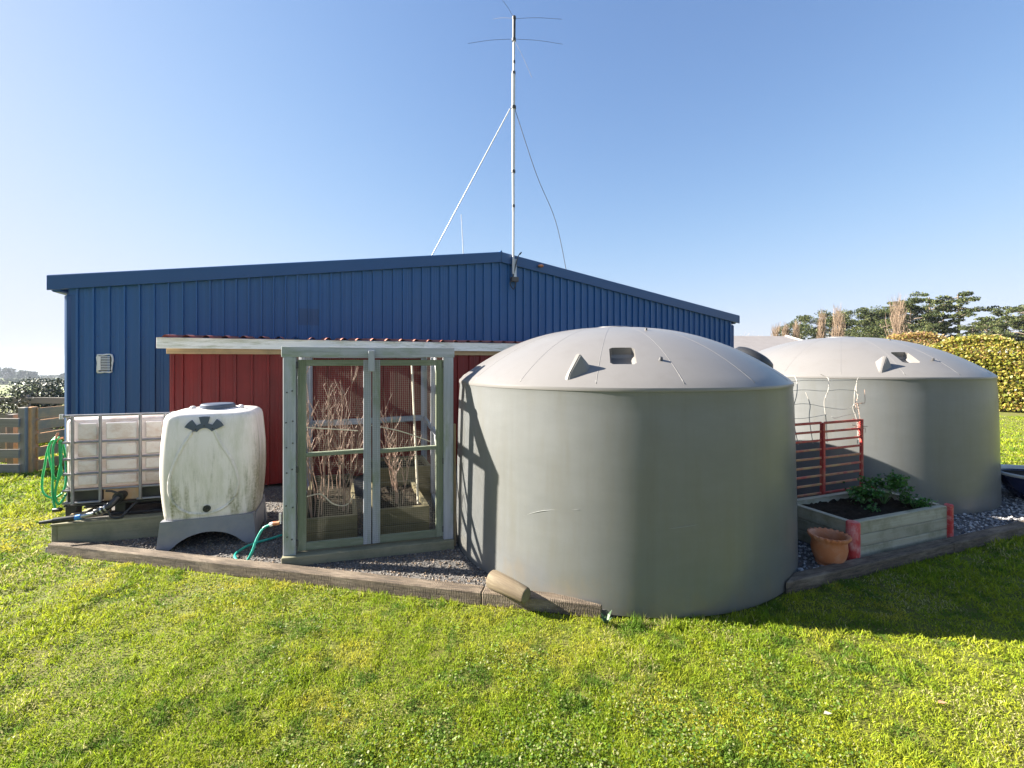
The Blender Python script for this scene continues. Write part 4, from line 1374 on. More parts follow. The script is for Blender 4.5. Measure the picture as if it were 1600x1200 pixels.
def leaf_cloud(name, cen, size, cols, m, parent=None, tri=False, up_bias=0.0, aspect=.6, rng=RNG, fold=False):
    n = len(cen)
    d = rng.normal(size=(n, 3)); d[:, 2] += up_bias
    nrm = d / np.linalg.norm(d, axis=1, keepdims=True)
    r = rng.normal(size=(n, 3))
    u = np.cross(nrm, r); u /= np.linalg.norm(u, axis=1, keepdims=True)
    v = np.cross(nrm, u)
    s = size if np.ndim(size) else np.full(n, size)
    s = (s * rng.uniform(.65, 1.3, n))[:, None]
    if tri:
        V = np.stack([cen - u * s * .5 - v * s * .2, cen + u * s * .5 - v * s * .2, cen + v * s * .7], 1).reshape(-1, 3)
        Fc = np.arange(3 * n).reshape(n, 3); k = 3
    else:
        V = np.stack([cen - v * s * .5, cen + u * s * .5 * aspect, cen + v * s * .5, cen - u * s * .5 * aspect], 1).reshape(-1, 3)
        Fc = np.arange(4 * n).reshape(n, 4); k = 4
    return np_mesh(name, V, Fc, m, parent, col=np.repeat(cols, k, 0))


def pick(cols, n, rng=RNG, jit=.2):
    cols = np.array(cols)
    c = cols[rng.integers(0, len(cols), n)]
    return c * rng.uniform(1 - jit, 1 + jit, (n, 1))


def leafy_plant(label, base, rad, hgt, n, size, name='leafy_herb', group='herbs growing in the raised bed'):
    t = thing(name, label, 'plant', base, 0, group)
    cen = []
    bm = bmesh.new()
    for s in range(16):
        a = random.uniform(0, 6.283); q = random.uniform(.2, 1)
        e = Vector(base) + Vector((math.cos(a) * rad * q, math.sin(a) * rad * q, hgt * random.uniform(.5, 1) * (1.15 - .4 * q)))
        m = (Vector(base) + e) / 2 + Vector((0, 0, hgt * .15))
        tube_into(bm, [Vector(base) - UP * .02, m, e], [.004, .003, .002], 4, cap=False)
        for w in range(n // 16):
            c = m.lerp(e, random.uniform(.3, 1.05))
            cen.append((c.x + random.gauss(0, .03), c.y + random.gauss(0, .03), c.z + random.gauss(0, .022)))
    obj('stems', bm, mat_stem, t)
    cen = np.array(cen)
    leaf_cloud('foliage', cen, size, pick([(.035, .12, .02), (.055, .17, .03), (.08, .21, .035), (.03, .09, .02)], len(cen)), M_LEAF, t, up_bias=.9, aspect=.8)


mat_stem = mat('green_stem', (.08, .16, .04), (.10, .18, .05), rough=.6)
leafy_plant('big bushy green herb at the right end of the raised bed', rp(1.16, .42, BHt - .05), .28, .36, 1000, .034)
leafy_plant('leafy green herb beside the big bushy one, towards the bed middle', rp(.90, .48, BHt - .05), .20, .20, 560, .032)
leafy_plant('low green herb at the front right edge of the raised bed', rp(1.30, .20, BHt - .05), .15, .13, 320, .03)
leafy_plant('tiny green seedling in the open soil of the raised bed', rp(.78, .28, BHt - .055), .07, .06, 64, .03)
tgm = thing('plant_tag', 'small red topped marker stuck in the back edge of the raised bed', 'marker', rp(1.02, .60, BHt - .06), 0)
tube('tag_stem', M_BLUEPL, tgm, [rp(1.02, .60, BHt - .1), rp(1.02, .60, BHt + .085)], .008, 6)
tube('tag_head', M_REDPAINT, tgm, [rp(.965, .60, BHt + .085), rp(1.07, .60, BHt + .105)], .018, 8)

# terracotta pot
tpot = thing('terracotta_pot', 'empty terracotta pot with a frilled rim beside the raised bed', 'pot', (3.0, 4.36, GH), 0)


def frill(j, a, r, z):
    if j in (6, 7, 8, 9): return r + .009 * math.cos(22 * a), z + .006 * math.cos(22 * a)
    return r, z


lathe('pot_body', M_TERRA, tpot, [(0, .0), (.092, .0), (.105, .02), (.138, .09), (.150, .155), (.143, .225), (.160, .250), (.172, .266), (.169, .282), (.155, .282), (.135, .27), (.133, .20), (.12, .10), (.095, .06), (0, .055)], 72, (3.0, 4.36, GH), f=frill, auto=R(60))
lathe('foot_ring', M_TERRA, tpot, [(.094, .0), (.110, .002), (.113, .018), (.105, .026)], 40, (3.0, 4.36, GH - .002))
lathe('pot_soil', M_SOIL, tpot, [(0, .10), (.09, .098), (.119, .095)], 24, (3.0, 4.36, GH))

bp_c = Vector((7.30, 6.35, GH))
bpot = thing('glazed_pot', 'large dark blue glazed pot at the right edge beside the far tank', 'pot', bp_c, 0)
lathe('pot_body', M_GLAZE, bpot, [(0, 0), (.24, 0), (.27, .015), (.36, .12), (.44, .25), (.475, .335)], 56, bp_c)
M_LIP = mat('pale_pot_lip', (.42, .43, .43), (.52, .52, .50), rough=.35, scale=6)
lathe('pot_rim', M_LIP, bpot, [(.475, .333), (.502, .342), (.505, .372), (.485, .380), (.455, .372), (.445, .33)], 56, bp_c)
lathe('pot_soil', M_SOIL, bpot, [(0, .315), (.25, .31), (.448, .305)], 40, bp_c)

# gate
gate = thing('hurdle_gate', 'old red pipe hurdle gate with worn rails behind the raised bed', 'gate', rp(.0, BDp + .09, 0), BY)


def gp(t, z): return bo_ + ey3 * (BDp + .10) + ex3 * t + UP * (z - GH)


GT, GB, G1 = 1.235, .30, 1.45
for i in range(10):
    z = GT - (GT - GB) * i / 9
    m = M_REDPAINT if i < 3 or i == 9 else M_OCHRE
    for a, b in ((-.25, .74), (.785, G1 - .02)):
        bar('gate_rail', m if not (i in (3, 8) and a > 0) else M_REDPAINT, gate, gp(a, z), gp(b, z + .004), .016, .026 if i else .03, bevel=.005)
bar('gate_upright', M_REDPAINT, gate, gp(.762, GB - .03), gp(.762, GT + .005), .035, .05, up=(ey3.x, ey3.y, 0))
tube('gate_post', M_REDPAINT, gate, [gp(G1, GB - .25), gp(G1, GT + .015)], .021, 10)
tube('gate_post', M_REDPAINT, gate, [gp(-.27, GB - .25), gp(-.27, GT + .015)], .021, 10)
box('latch_plate', M_REDPAINT, gate, (.05, .04, .16), Matrix.Translation(gp(G1 - .02, GT - .10)) @ Matrix.Rotation(BY, 4, 'Z'))

# crumpled wire trellis above the gate
wt = thing('wire_trellis', 'crumpled pale wire trellis rising above the red gate', 'trellis', gp(.8, GT), BY)
M_PALEWIRE = mat('pale_wire', (.36, .34, .31), (.27, .25, .22), rough=.6, scale=8)


def wpt(t, z, d=0.0): return gp(t, z) + ey3 * d


ver = [[(.36, 1.0), (.33, 1.25, .03), (.36, 1.42, .06), (.40, 1.58, .05), (.47, 1.72, .10), (.50, 1.80, .16)],
       [(.84, 1.0), (.85, 1.26, .02), (.86, 1.48, .05), (.90, 1.62, .03), (.98, 1.73, .08), (1.05, 1.76, .14), (1.0, 1.81, .2)],
       [(1.38, .95), (1.37, 1.22, .0), (1.34, 1.40, .03), (1.38, 1.50, .0), (1.40, 1.62, .03), (1.46, 1.72, .06), (1.55, 1.76, .10)],
       [(1.40, 1.0), (1.41, 1.18, .01), (1.36, 1.36, .02), (1.35, 1.52, .02), (1.42, 1.66, .05)],
       [(.60, 1.0), (.58, 1.30, .03), (.62, 1.45, .05), (.60, 1.60, .09)]]
for v in ver:
    tube('upright_wire', M_PALEWIRE, wt, smooth_path([wpt(*p) for p in v], 5), .0045, 6)
hor = [[(.10, 1.44, .05), (.5, 1.47, .04), (.9, 1.41, .04), (1.2, 1.38, .03), (1.38, 1.43, .02)],
       [(.10, 1.60, .08), (.5, 1.63, .07), (.85, 1.61, .05), (1.15, 1.62, .05), (1.40, 1.60, .03)],
       [(.95, 1.30, .02), (1.0, 1.28, .02), (1.15, 1.30, .02), (1.38, 1.33, .01)],
       [(.15, 1.31, .04), (.5, 1.30, .03), (.86, 1.33, .02)],
       [(.3, 1.72, .1), (.6, 1.74, .1), (1.0, 1.73, .08), (1.46, 1.73, .06)]]
for v in hor:
    tube('level_wire', M_PALEWIRE, wt, smooth_path([wpt(*p) for p in v], 5), .003, 5)
for q in range(10):
    z = random.uniform(1.05, 1.5); t = 1.38 + random.uniform(-.03, .05)
    tube('dry_tendril', M_CANE, wt, smooth_path([wpt(t, z), wpt(t + random.uniform(-.06, .1), z + random.uniform(0, .1), random.uniform(-.04, .05)), wpt(t + random.uniform(-.1, .16), z + random.uniform(-.02, .2), random.uniform(-.06, .08))], 3), .0035, 4)

# ------------------------------------------------------------------ fences and yard on the left
def fence(name, label, p0, p1, posts, rails, m, mp, h, rw=.13, zs=None):
    p0, p1 = Vector((*p0, 0)), Vector((*p1, 0))
    t = thing(name, label, 'fence', p0, 0)
    d = (p1 - p0).normalized(); nn = Vector((d.y, -d.x, 0))
    for k in posts:
        c = p0.lerp(p1, k)
        bar('fence_post', mp, t, c - UP * .1, c + UP * (h + .04), .13, .10, up=(nn.x, nn.y, 0), bevel=.01)
    zs = zs or [rw / 2 + .04 + (h - rw - .04) * i / (rails - 1) for i in range(rails)]
    for z in zs:
        for a, b in zip(posts[:-1], posts[1:]):
            j = random.uniform(-.012, .012)
            bar('fence_rail', m, t, p0.lerp(p1, a) + nn * .075 + UP * (z + j) + d * .003, p0.lerp(p1, b) + nn * .075 + UP * (z + random.uniform(-.012, .012)) - d * .003, .035, rw)
    return t


zL = [.10, .36, .64, .91]
fence('stock_fence', 'grey timber stock rail fence at the far left of the lawn', (-12.6, 8.05), (-8.52, 8.05), [0, .5, 1], 4, M_FENCE, M_FENCE, 1.12, .15, zL)
fence('board_fence', 'brown board yard fence running back along the blue shed', (-8.45, 8.12), (-8.62, 12.0), [0, .34, .68, 1], 5, M_FENCEBROWN, M_FENCEBROWN, 1.12, .175, [.13, .36, .60, .83, 1.04])
fence('stock_fence', 'dark far rail fence seen behind the brown board fence', (-13.9, 10.6), (-9.9, 10.5), [0, .35, .7, 1], 3, M_FENCE, M_FENCE, 1.15, .14, [.35, .7, 1.07])
for i, (a, b, lab) in enumerate((((-9.3, 8.9, .62), (-8.9, 9.9, .95), 'pale plank leaning behind the top of the board fence'),
                                 ((-9.1, 9.5, .70), (-8.75, 10.4, 1.02), 'second pale plank leaning behind the board fence nearer the shed'),
                                 ((-9.6, 8.7, .55), (-8.8, 8.9, .72), 'orange brown plank propped inside the yard fence corner'))):
    tag(bar('plank', M_TANWOOD if i == 2 else M_WHITEWOOD, None, a, b, .12, .03), lab, 'plank', 'planks in the yard')
    bar_ = None
tag(bar('yard_post', M_FENCE, None, (-9.25, 8.55, -.05), (-9.25, 8.55, .98), .12, .12, up=(0, 1, 0)), 'tan post standing inside the yard behind the grey rails', 'post')
tag(bar('yard_post', M_FENCE, None, (-9.8, 8.9, -.05), (-9.8, 8.9, .82), .16, .12, up=(0, 1, 0)), 'broad pale post deeper in the yard behind the grey rails', 'post')


def shrub(name, label, base, rad, hgt, n, size, cols, cat='shrub', group=None, m=M_LEAF, stems=10, lumps=14, up=.3, trunk=M_BARK):
    t = thing(name, label, cat, base, 0, group)
    base = Vector(base)
    bm = bmesh.new()
    rng = np.random.default_rng(abs(hash(label)) % 1000 if False else sum(map(ord, label)))
    cen = []
    for k in range(lumps):
        a = rng.uniform(0, 6.283); q = math.sqrt(rng.uniform(0, 1)) * .75; zz = rng.uniform(.2, .85)
        w = math.sqrt(max(.1, 1 - (zz - .35) ** 2 * 1.8))
        c = np.array([base.x + math.cos(a) * rad * q * w, base.y + math.sin(a) * rad * q * w, base.z + hgt * zz])
        rr = np.array([rad * .36, rad * .36, hgt * .2]) * rng.uniform(.7, 1.2)
        d = rng.normal(size=(n // lumps, 3)); d /= np.linalg.norm(d, axis=1, keepdims=True)
        d *= rng.uniform(.55, 1.08, (len(d), 1))
        cen.append(c + d * rr)
        tube_into(bm, [base - UP * .03, base.lerp(Vector(c), .5) + UP * .1 * hgt, Vector(c)], [.03 * rad, .02 * rad, .008 * rad], 5, cap=False)
    obj('branches', bm, trunk, t)
    cen = np.concatenate(cen)
    leaf_cloud('foliage', cen, size, pick(cols, len(cen), rng), m, t, up_bias=up, aspect=.55, rng=rng)
    return t


zt = lambda x, y: float(terrain(np.array([x]), np.array([y]))[0])
shrub('grey_shrub', 'silvery grey leaved bush behind the board fence by the shed', (-11.5, 11.2, 0), 1.15, 1.50, 11000, .062,
      [(.03, .04, .024), (.045, .06, .036), (.15, .16, .13), (.02, .028, .016), (.035, .048, .028)], lumps=22, m=M_DULLLEAF)
shrub('dark_shrub', 'low dark green bush at the left edge behind the rail fence', (-13.6, 11.6, 0), 1.0, 1.15, 1400, .08, [(.03, .05, .02), (.06, .08, .035), (.10, .12, .07)])
for i, (px, py, Y, w, lab) in enumerate(((8, 572, 880, 16, 'tallest hazy dark tree on the far left skyline'), (18, 581, 900, 10, 'low round hazy tree right of the tallest skyline tree'),
                                         (36, 577, 870, 12, 'dense hazy tree in the middle of the left skyline group'), (48, 580, 860, 10, 'rightmost hazy tree of the left skyline group'),
                                         (-14, 578, 880, 14, 'hazy tree at the very edge of the left skyline'), (100, 583, 900, 8, 'lone hazy tree on the skyline beside the blue shed'))):
    p = A(px, py, Y)
    z = zt(p.x, p.y)
    shrub('distant_tree', lab, (p.x, p.y, z), w, p.z - z, 1500, 2.6, [(.03, .045, .02), (.05, .07, .03)], 'tree', 'hazy skyline trees', M_NEEDLE, up=0)
# hedgerows on the far fields
rng = np.random.default_rng(5)
for nm, Yc, xs, n in (('far_hedgerow', 640, (-760, -420), 2600), ('far_hedgerow', 1010, (-1200, -700), 2600), ('far_hedgerow', 160, (-230, -110), 0)):
    if not n: continue
    xx = rng.uniform(*xs, n); yy = Yc + rng.normal(0, 5, n) + 20 * np.sin(xx / 60)
    zz = terrain(xx, yy) + rng.uniform(0, 1, n) ** .8 * (5 + 4 * vnoise(xx / 25, yy * 0, 2))
    o = leaf_cloud(nm, np.stack([xx, yy, zz], 1), 4.0, pick([(.03, .045, .02), (.05, .07, .03)], n, rng), M_NEEDLE, rng=rng)
    tag(o, 'thin dark hedgerow crossing the far pasture' if Yc < 800 else 'hedgerow along the skyline of the far pasture', 'hedgerow', kind='stuff')

# ------------------------------------------------------------------ right: hedge, house, trees
def hedge(label, p0, p1, depth, h, n, size, cols, name='hedge', zb=0.0, hvar=.25):
    p0, p1 = np.array(p0, float), np.array(p1, float)
    d = (p1 - p0); L = np.linalg.norm(d); d /= L; nn = np.array([d[1], -d[0]])
    t = thing(name, label, 'hedge', (p0[0], p0[1], zb), 0)
    rng = np.random.default_rng(sum(map(ord, label)))
    u = rng.uniform(0, L, n)
    hh = h * (1 - hvar / 2 + hvar * vnoise(u / 1.1, u * 0 + 3, 4))
    face = rng.uniform(0, 1, n)
    bulge = .22 * (vnoise(u / .55, face * 7, 8) - .5)
    top = face > .62
    v = np.where(top, rng.uniform(-depth / 2, depth / 2, n), -(-depth / 2) * 1.0)
    v = np.where(top, v, depth / 2 + bulge + rng.normal(0, .06, n))
    z = np.where(top, hh + bulge * .8 + rng.normal(0, .05, n), rng.uniform(0.02, 1, n) * hh)
    r = 1 - np.clip((z / hh - .75) / .25, 0, 1) ** 2 * .25
    v = np.where(top, v, v * r)
    cen = np.stack([p0[0] + d[0] * u + nn[0] * v, p0[1] + d[1] * u + nn[1] * v, zb + z], 1)
    leaf_cloud('foliage', cen, size, pick(cols, n, rng, .25), M_HEDGE, t, up_bias=.5, aspect=.7, rng=rng)
    bm = bmesh.new()
    k = 0
    while k * .5 < L:
        b = p0 + d * k * .5
        for q in range(4):
            e = b + d * rng.uniform(-.4, .4) + nn * rng.uniform(-.3, .5) * depth
            tube_into(bm, [(b[0], b[1], zb - .05), ((b[0] + e[0]) / 2, (b[1] + e[1]) / 2, zb + h * .45), (e[0], e[1], zb + h * .88)], [.03, .02, .008], 5, cap=False)
        k += 1
    obj('branches', bm, M_BARK, t)
    # dense twiggy core
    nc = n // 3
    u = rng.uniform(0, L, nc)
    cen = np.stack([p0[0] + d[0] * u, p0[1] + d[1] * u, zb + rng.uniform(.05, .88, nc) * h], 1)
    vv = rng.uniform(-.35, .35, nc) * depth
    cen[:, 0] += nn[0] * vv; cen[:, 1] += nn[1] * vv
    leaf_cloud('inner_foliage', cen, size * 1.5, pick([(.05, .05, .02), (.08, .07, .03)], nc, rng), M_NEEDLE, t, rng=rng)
    return t


YG = [(.34, .33, .05), (.46, .38, .07), (.25, .28, .05), (.50, .42, .11), (.42, .36, .07), (.34, .22, .08), (.24, .27, .04), (.16, .19, .04)]
hedge('yellow green leafy hedge along the lawn beyond the far tank', (16.6, 20.5), (24.2, 14.2), 1.6, 2.55, 40000, .105, YG)
hedge('taller reddish brown hedge beyond the far tank, left of the yellow hedge', (17.4, 24.2), (22.6, 21.4), 1.6, 2.9, 14000, .11,
      [(.34, .20, .08), (.42, .28, .12), (.36, .33, .08), (.28, .15, .07), (.46, .36, .13)], 'hedge')

house = thing('farm_house', 'distant house with a dark grey roof between shed and far tank', 'house', (17, 34, 0), R(6))
MH = Matrix.Translation((17, 34, 0)) @ Matrix.Rotation(R(6), 4, 'Z')
box('house_wall', M_HOUSEWALL, house, (9.5, 7, 2.3), MH @ Matrix.Translation((0, 0, 1.15)))
bm = bmesh.new()
rv = [(-5.2, -4, 2.3), (5.2, -4, 2.3), (5.2, 4, 2.3), (-5.2, 4, 2.3), (-3.4, 0, 3.78), (3.4, 0, 3.78)]
v = [bm.verts.new(p) for p in rv]
for f in ((0, 1, 5, 4), (1, 2, 5), (2, 3, 4, 5), (3, 0, 4), (3, 2, 1, 0)): bm.faces.new([v[i] for i in f])
roof = obj('roof', bm, M_ROOFGREY, house, MH)
tube('hip_cap', M_HOUSEWALL, roof, [(-5.2, -4.0, 2.33), (-3.4, 0, 3.82)], .06, 6, MH)
tube('hip_cap', M_HOUSEWALL, roof, [(5.2, -4.0, 2.33), (3.4, 0, 3.82)], .06, 6, MH)
for x in (-2.6, 1.8):
    w = box('window', M_WHITE, house, (1.5, .06, 1.1), MH @ Matrix.Translation((x, -3.52, 1.35)))
    box('pane', M_GLASS, w, (1.36, .02, .96), MH @ Matrix.Translation((x, -3.56, 1.35)))


def tree_branch(bm, p, q, r0, r1, rnd, n=4, wob=.06):
    L = (q - p).length
    pts = [p]
    for i in range(1, n):
        t = i / n
        pts.append(p.lerp(q, t) + Vector((rnd.uniform(-1, 1), rnd.uniform(-1, 1), rnd.uniform(-.5, .8))) * wob * L * .5)
    pts.append(q)
    tube_into(bm, pts, [r0 + (r1 - r0) * i / n for i in range(n + 1)], 6, cap=False)
    return pts


PINE = [(.04, .058, .018), (.06, .08, .024), (.095, .112, .034), (.028, .043, .016), (.13, .135, .045)]


def pine(label, px, top_py, Y, wid, bare, seed, lean=0.0, group='conifers behind the hedge', dens=1.0, cols=PINE, kind='pine_tree', flat=.45, base_z=0.0):
    """an open crowned conifer: bare trunk up to `bare` of its height, then limbs ending in flattened clumps"""
    rnd = random.Random(seed); rng = np.random.default_rng(seed)
    tp_ = A(px, top_py, Y)
    base = Vector((tp_.x - lean, Y, base_z)); hgt = tp_.z - base_z
    t = thing(kind, label, 'tree', base, 0, group)
    bm = bmesh.new()
    top = Vector((tp_.x, Y, base_z + hgt * .93))
    tr = tree_branch(bm, base - UP * .1, top, .022 * hgt, .006 * hgt, rnd, 7, .025)
    cen, lim = [], bmesh.new()
    nl = int(19 * dens) + 5
    for k in range(nl):
        f = bare + (1 - bare) * (k + rnd.uniform(0, .8)) / nl
        f = min(f, .985)
        i = f * 7; j = min(6, int(i)); s = tr[j].lerp(tr[j + 1], i - j)
        a = k * 2.4 + rnd.uniform(-.5, .5)
        env = math.sin(math.pi * min(1, .28 + .72 * (f - bare) / (1 - bare))) ** .75
        reach = wid / 2 * rnd.uniform(.65, 1.1) * (.35 + .75 * env)
        e = s + Vector((math.cos(a), math.sin(a), 0)) * reach + UP * reach * rnd.uniform(.05, .45)
        lim_ = base_z + hgt * (.97 - .30 * min(1, reach / (wid * .55)) ** 2 + rnd.uniform(-.05, .03))
        if e.z > lim_: e.z = lim_
        br_ = tree_branch(lim, s, e, .007 * hgt, .0022 * hgt, rnd, 4, .14)
        for c in range(rnd.randint(4, 5)):
            q = rnd.uniform(.42, 1.04)
            pos = s.lerp(e, q) + Vector((rnd.gauss(0, .09), rnd.gauss(0, .09), rnd.gauss(.03, .04))) * wid * .8
            rr = wid * rnd.uniform(.07, .13)
            m = int(95 * dens)
            d = rng.normal(size=(m, 3)); d /= np.linalg.norm(d, axis=1, keepdims=True)
            d *= rng.uniform(.3, 1.1, (m, 1)) ** .6
            d[:, 2] *= flat
            cen.append(np.array(pos) + d * rr)
            tree_branch(lim, s.lerp(e, q * .8), pos, .002 * hgt, .001 * hgt, rnd, 2, .1)
    obj('trunk', bm, M_BARK, t, smooth=True)
    obj('limbs', lim, M_BARK, t, smooth=True)
    cen = np.concatenate(cen)
    leaf_cloud('crown', cen, .026 * hgt, pick(cols, len(cen), rng, .3), M_NEEDLE, t, up_bias=.35, aspect=.5, rng=rng)
    return t


def gz(x, y): return zt(x, y)


pine('tallest open crowned pine with sky showing below its crown', 1497, 450, 52, 5.6, .44, 21, dens=.75, flat=.33)
pine('slender pine with a small round crown left of the tallest pine', 1452, 455, 55, 3.0, .52, 22, dens=.55, flat=.4)
pine('twin stemmed looking pine between the slender and tallest pines', 1474, 464, 56, 2.7, .50, 23, dens=.5, flat=.35)
pine('broad leaning pine top left of the slender pine', 1424, 461, 53, 5.4, .26, 24, dens=1.0)
pine('dense wide conifer behind the largest bare poplar', 1400, 478, 56, 7.0, .12, 25, dens=1.25, flat=.55)
pine('rounded conifer above the middle of the far tank', 1352, 480, 58, 6.6, .1, 26, dens=1.2, flat=.55)
pine('dark conifer above the left part of the far tank dome', 1298, 486, 60, 6.8, .08, 27, dens=1.2, flat=.55)
pine('low dark conifer leftmost of the conifers', 1250, 495, 62, 5.6, .06, 28, dens=1.1, flat=.55)
pine('leaning dark trunked pine standing right before the hedge', 1545, 489, 40, 3.4, .42, 29, lean=.9, dens=.7, flat=.35)
pine('dense dark conifer second from the right edge', 1572, 479, 48, 4.4, .16, 30, dens=1.0, flat=.5)
pine('dense dark conifer at the right edge of the picture', 1606, 476, 46, 4.6, .14, 31, dens=1.0, flat=.5)
pine('low spreading conifer between the hedge and the tallest pine', 1520, 505, 44, 3.8, .2, 32, dens=.8, flat=.35)
pine('short bushy conifer under the slender pine', 1440, 506, 48, 3.8, .12, 33, dens=.9, flat=.55)
pine('short dark conifer behind the far tank dome crest', 1376, 500, 52, 5.6, .08, 34, dens=1.1, flat=.55)
pine('conifer beyond the right edge of the picture', 1660, 470, 46, 7.0, .12, 35, dens=1.0)


def poplar(label, px, top_py, Y, w, seed, kind='bare_poplar'):
    rnd = random.Random(seed)
    tp_ = A(px, top_py, Y)
    base = Vector((tp_.x, Y, 0)); hgt = tp_.z
    t = thing(kind, label, 'tree', base, 0, 'bare poplars behind the far tank')
    bm = bmesh.new()
    tree_branch(bm, base - UP * .1, base + UP * hgt * .96, .10, .02, rnd, 6, .01)
    obj('trunk', bm, M_POPLAR, t, smooth=True)
    bm = bmesh.new()
    for k in range(210):
        f = rnd.uniform(.08, .85)
        s = base + UP * hgt * f
        a = rnd.uniform(0, 6.283)
        L = hgt * rnd.uniform(.16, .42) * (1 - .5 * f)
        out = w * .5 * rnd.uniform(.3, 1) * (1.05 - .75 * f)
        e = s + Vector((math.cos(a) * out, math.sin(a) * out, L))
        m = s.lerp(e, .5) + Vector((math.cos(a), math.sin(a), 0)) * out * .22
        tube_into(bm, [s, m, e], [.020, .015, .007], 4, cap=False)
        for q in range(4):
            b = m.lerp(e, rnd.uniform(0, 1)); a2 = rnd.uniform(0, 6.283)
            tube_into(bm, [b, b + Vector((math.cos(a2) * .18, math.sin(a2) * .18, rnd.uniform(.3, .8)))], [.010, .005], 3, cap=False)
    obj('twigs', bm, M_POPLAR, t)


poplar('largest pale bare poplar, right of the far tank dome crest', 1403, 474, 38, 2.4, 1)
poplar('tall pale bare poplar above the middle of the far tank dome', 1310, 487, 42, 1.9, 2)
poplar('slim bare poplar left of the tall one above the dome', 1284, 496, 44, 1.4, 3)
poplar('short bare poplar over the left shoulder of the far tank', 1244, 512, 46, 1.2, 4)
poplar('small bare poplar leftmost, beside the house roof', 1213, 515, 46, 1.8, 5)
poplar('small bare twiggy poplar second from the left by the house roof', 1227, 514, 47, 1.4, 6)
for i, (px, py, Y, r, h, cols, lab) in enumerate((
        (1425, 527, 30, 2.2, 0, [(.22, .14, .08), (.28, .20, .10)], 'russet shrub peeping over the far tank beside the largest poplar'),
        (1462, 521, 36, 2.6, 0, [(.16, .13, .06), (.22, .18, .09), (.10, .11, .04)], 'brownish shrub below the slender pine'),
        (1500, 523, 34, 2.4, 0, [(.20, .14, .07), (.14, .13, .05)], 'brown twiggy shrub below the tallest pine'),
        (1185, 520, 52, 2.4, 0, [(.42, .34, .28), (.46, .38, .31)], 'pale bare tree above the distant house roof'))):
    p = A(px, py, Y)
    shrub('russet_shrub' if i < 3 else 'pale_bare_tree', lab, (p.x, p.y, 0), r, p.z, 1500, .16 if i < 3 else .09, cols, 'shrub' if i < 3 else 'tree', None, M_NEEDLE)
hl = thing('white_roofed_barn', 'low pale roofed barn glimpsed between hedge and pines', 'barn', (42, 40, 0), 0)
box('barn_wall', M_HOUSEWALL, hl, (13, 6, 2.4), Matrix.Translation((42, 40, 1.2)))
bm = bmesh.new()
v = [bm.verts.new(p) for p in ((35.2, 36.8, 2.4), (48.8, 36.8, 2.4), (48.8, 43.2, 2.4), (35.2, 43.2, 2.4), (35.2, 40, 3.2), (48.8, 40, 3.2))]
for f in ((0, 1, 5, 4), (2, 3, 4, 5), (1, 2, 5), (3, 0, 4), (3, 2, 1, 0)): bm.faces.new([v[i] for i in f])
obj('roof', bm, M_HOUSEWALL, hl)

# ------------------------------------------------------------------ gravel stones
OCT = np.array([(1, 0, 0), (-1, 0, 0), (0, 1, 0), (0, -1, 0), (0, 0, 1), (0, 0, -1)], float)
OF = np.array([(0, 2, 4), (2, 1, 4), (1, 3, 4), (3, 0, 4), (2, 0, 5), (1, 2, 5), (3, 1, 5), (0, 3, 5)])


def pebbles(name, x, y, z, s, cols, rng, label, cat):
    n = len(x)
    V = OCT[None] * rng.uniform(.55, 1.25, (n, 6, 1)) * s[:, None, None]
    V[:, :, 2] *= .7
    a = rng.uniform(0, 6.283, n); c, sn = np.cos(a)[:, None], np.sin(a)[:, None]
    b = rng.uniform(-.7, .7, n); cb, sb = np.cos(b)[:, None], np.sin(b)[:, None]
    X1 = V[..., 0] * c - V[..., 1] * sn; Y1 = V[..., 0] * sn + V[..., 1] * c; Z1_ = V[..., 2]
    X2 = X1 * cb + Z1_ * sb; Z2 = -X1 * sb + Z1_ * cb
    P = np.stack([X2 + x[:, None], Y1 + y[:, None], Z2 + z[:, None]], -1).reshape(-1, 3)
    Fc = (OF[None] + 6 * np.arange(n)[:, None, None]).reshape(-1, 3)
    o = np_mesh(name, P, Fc, M_STONE, col=np.repeat(cols, 6, 0))
    return tag(o, label, cat, kind='stuff')


rng = np.random.default_rng(3)
n = 52000
x = rng.uniform(-5.2, 0.7, n); y = rng.uniform(3.6, 7.0, n)
k = in_poly(x, y, BEDPOLY) & (np.hypot(x - T1.x, y - T1.y) > RB + .005) & (rng.uniform(0, 1, n) < np.clip(1.25 - (y - 4.4) * .35, .15, 1))
loc = (x - PO.x) * ex.x + (y - PO.y) * ex.y, (x - PO.x) * ey2.x + (y - PO.y) * ey2.y
k &= ~((loc[0] > 0) & (loc[0] < PW) & (loc[1] > 0) & (loc[1] < PD))
x, y = x[k], y[k]
pebbles('gravel', x, y, GH + rng.uniform(-.004, .009, len(x)), rng.uniform(.006, .014, len(x)),
        pick([(.13, .115, .10), (.19, .165, .145), (.26, .235, .21), (.08, .07, .065), (.24, .17, .11)], len(x), rng), rng, 'fine brown grey gravel between the front timber and the cage', 'gravel')
n = 26000
x = rng.uniform(2.0, 8.5, n); y = rng.uniform(3.9, 8.0, n)
k = in_poly(x, y, BEDPOLY) & (np.hypot(x - T1.x, y - T1.y) > RB + .005) & (np.hypot(x - T2.x, y - T2.y) > RB + .005) & (rng.uniform(0, 1, n) < np.clip(1.4 - (y - 4.4) * .3, .2, 1))
lu = (x - bo_.x) * ex3.x + (y - bo_.y) * ex3.y; lv = (x - bo_.x) * ey3.x + (y - bo_.y) * ey3.y
k &= ~((lu > -.03) & (lu < BLn + .03) & (lv > -.03) & (lv < BDp + .03))
x, y = x[k], y[k]
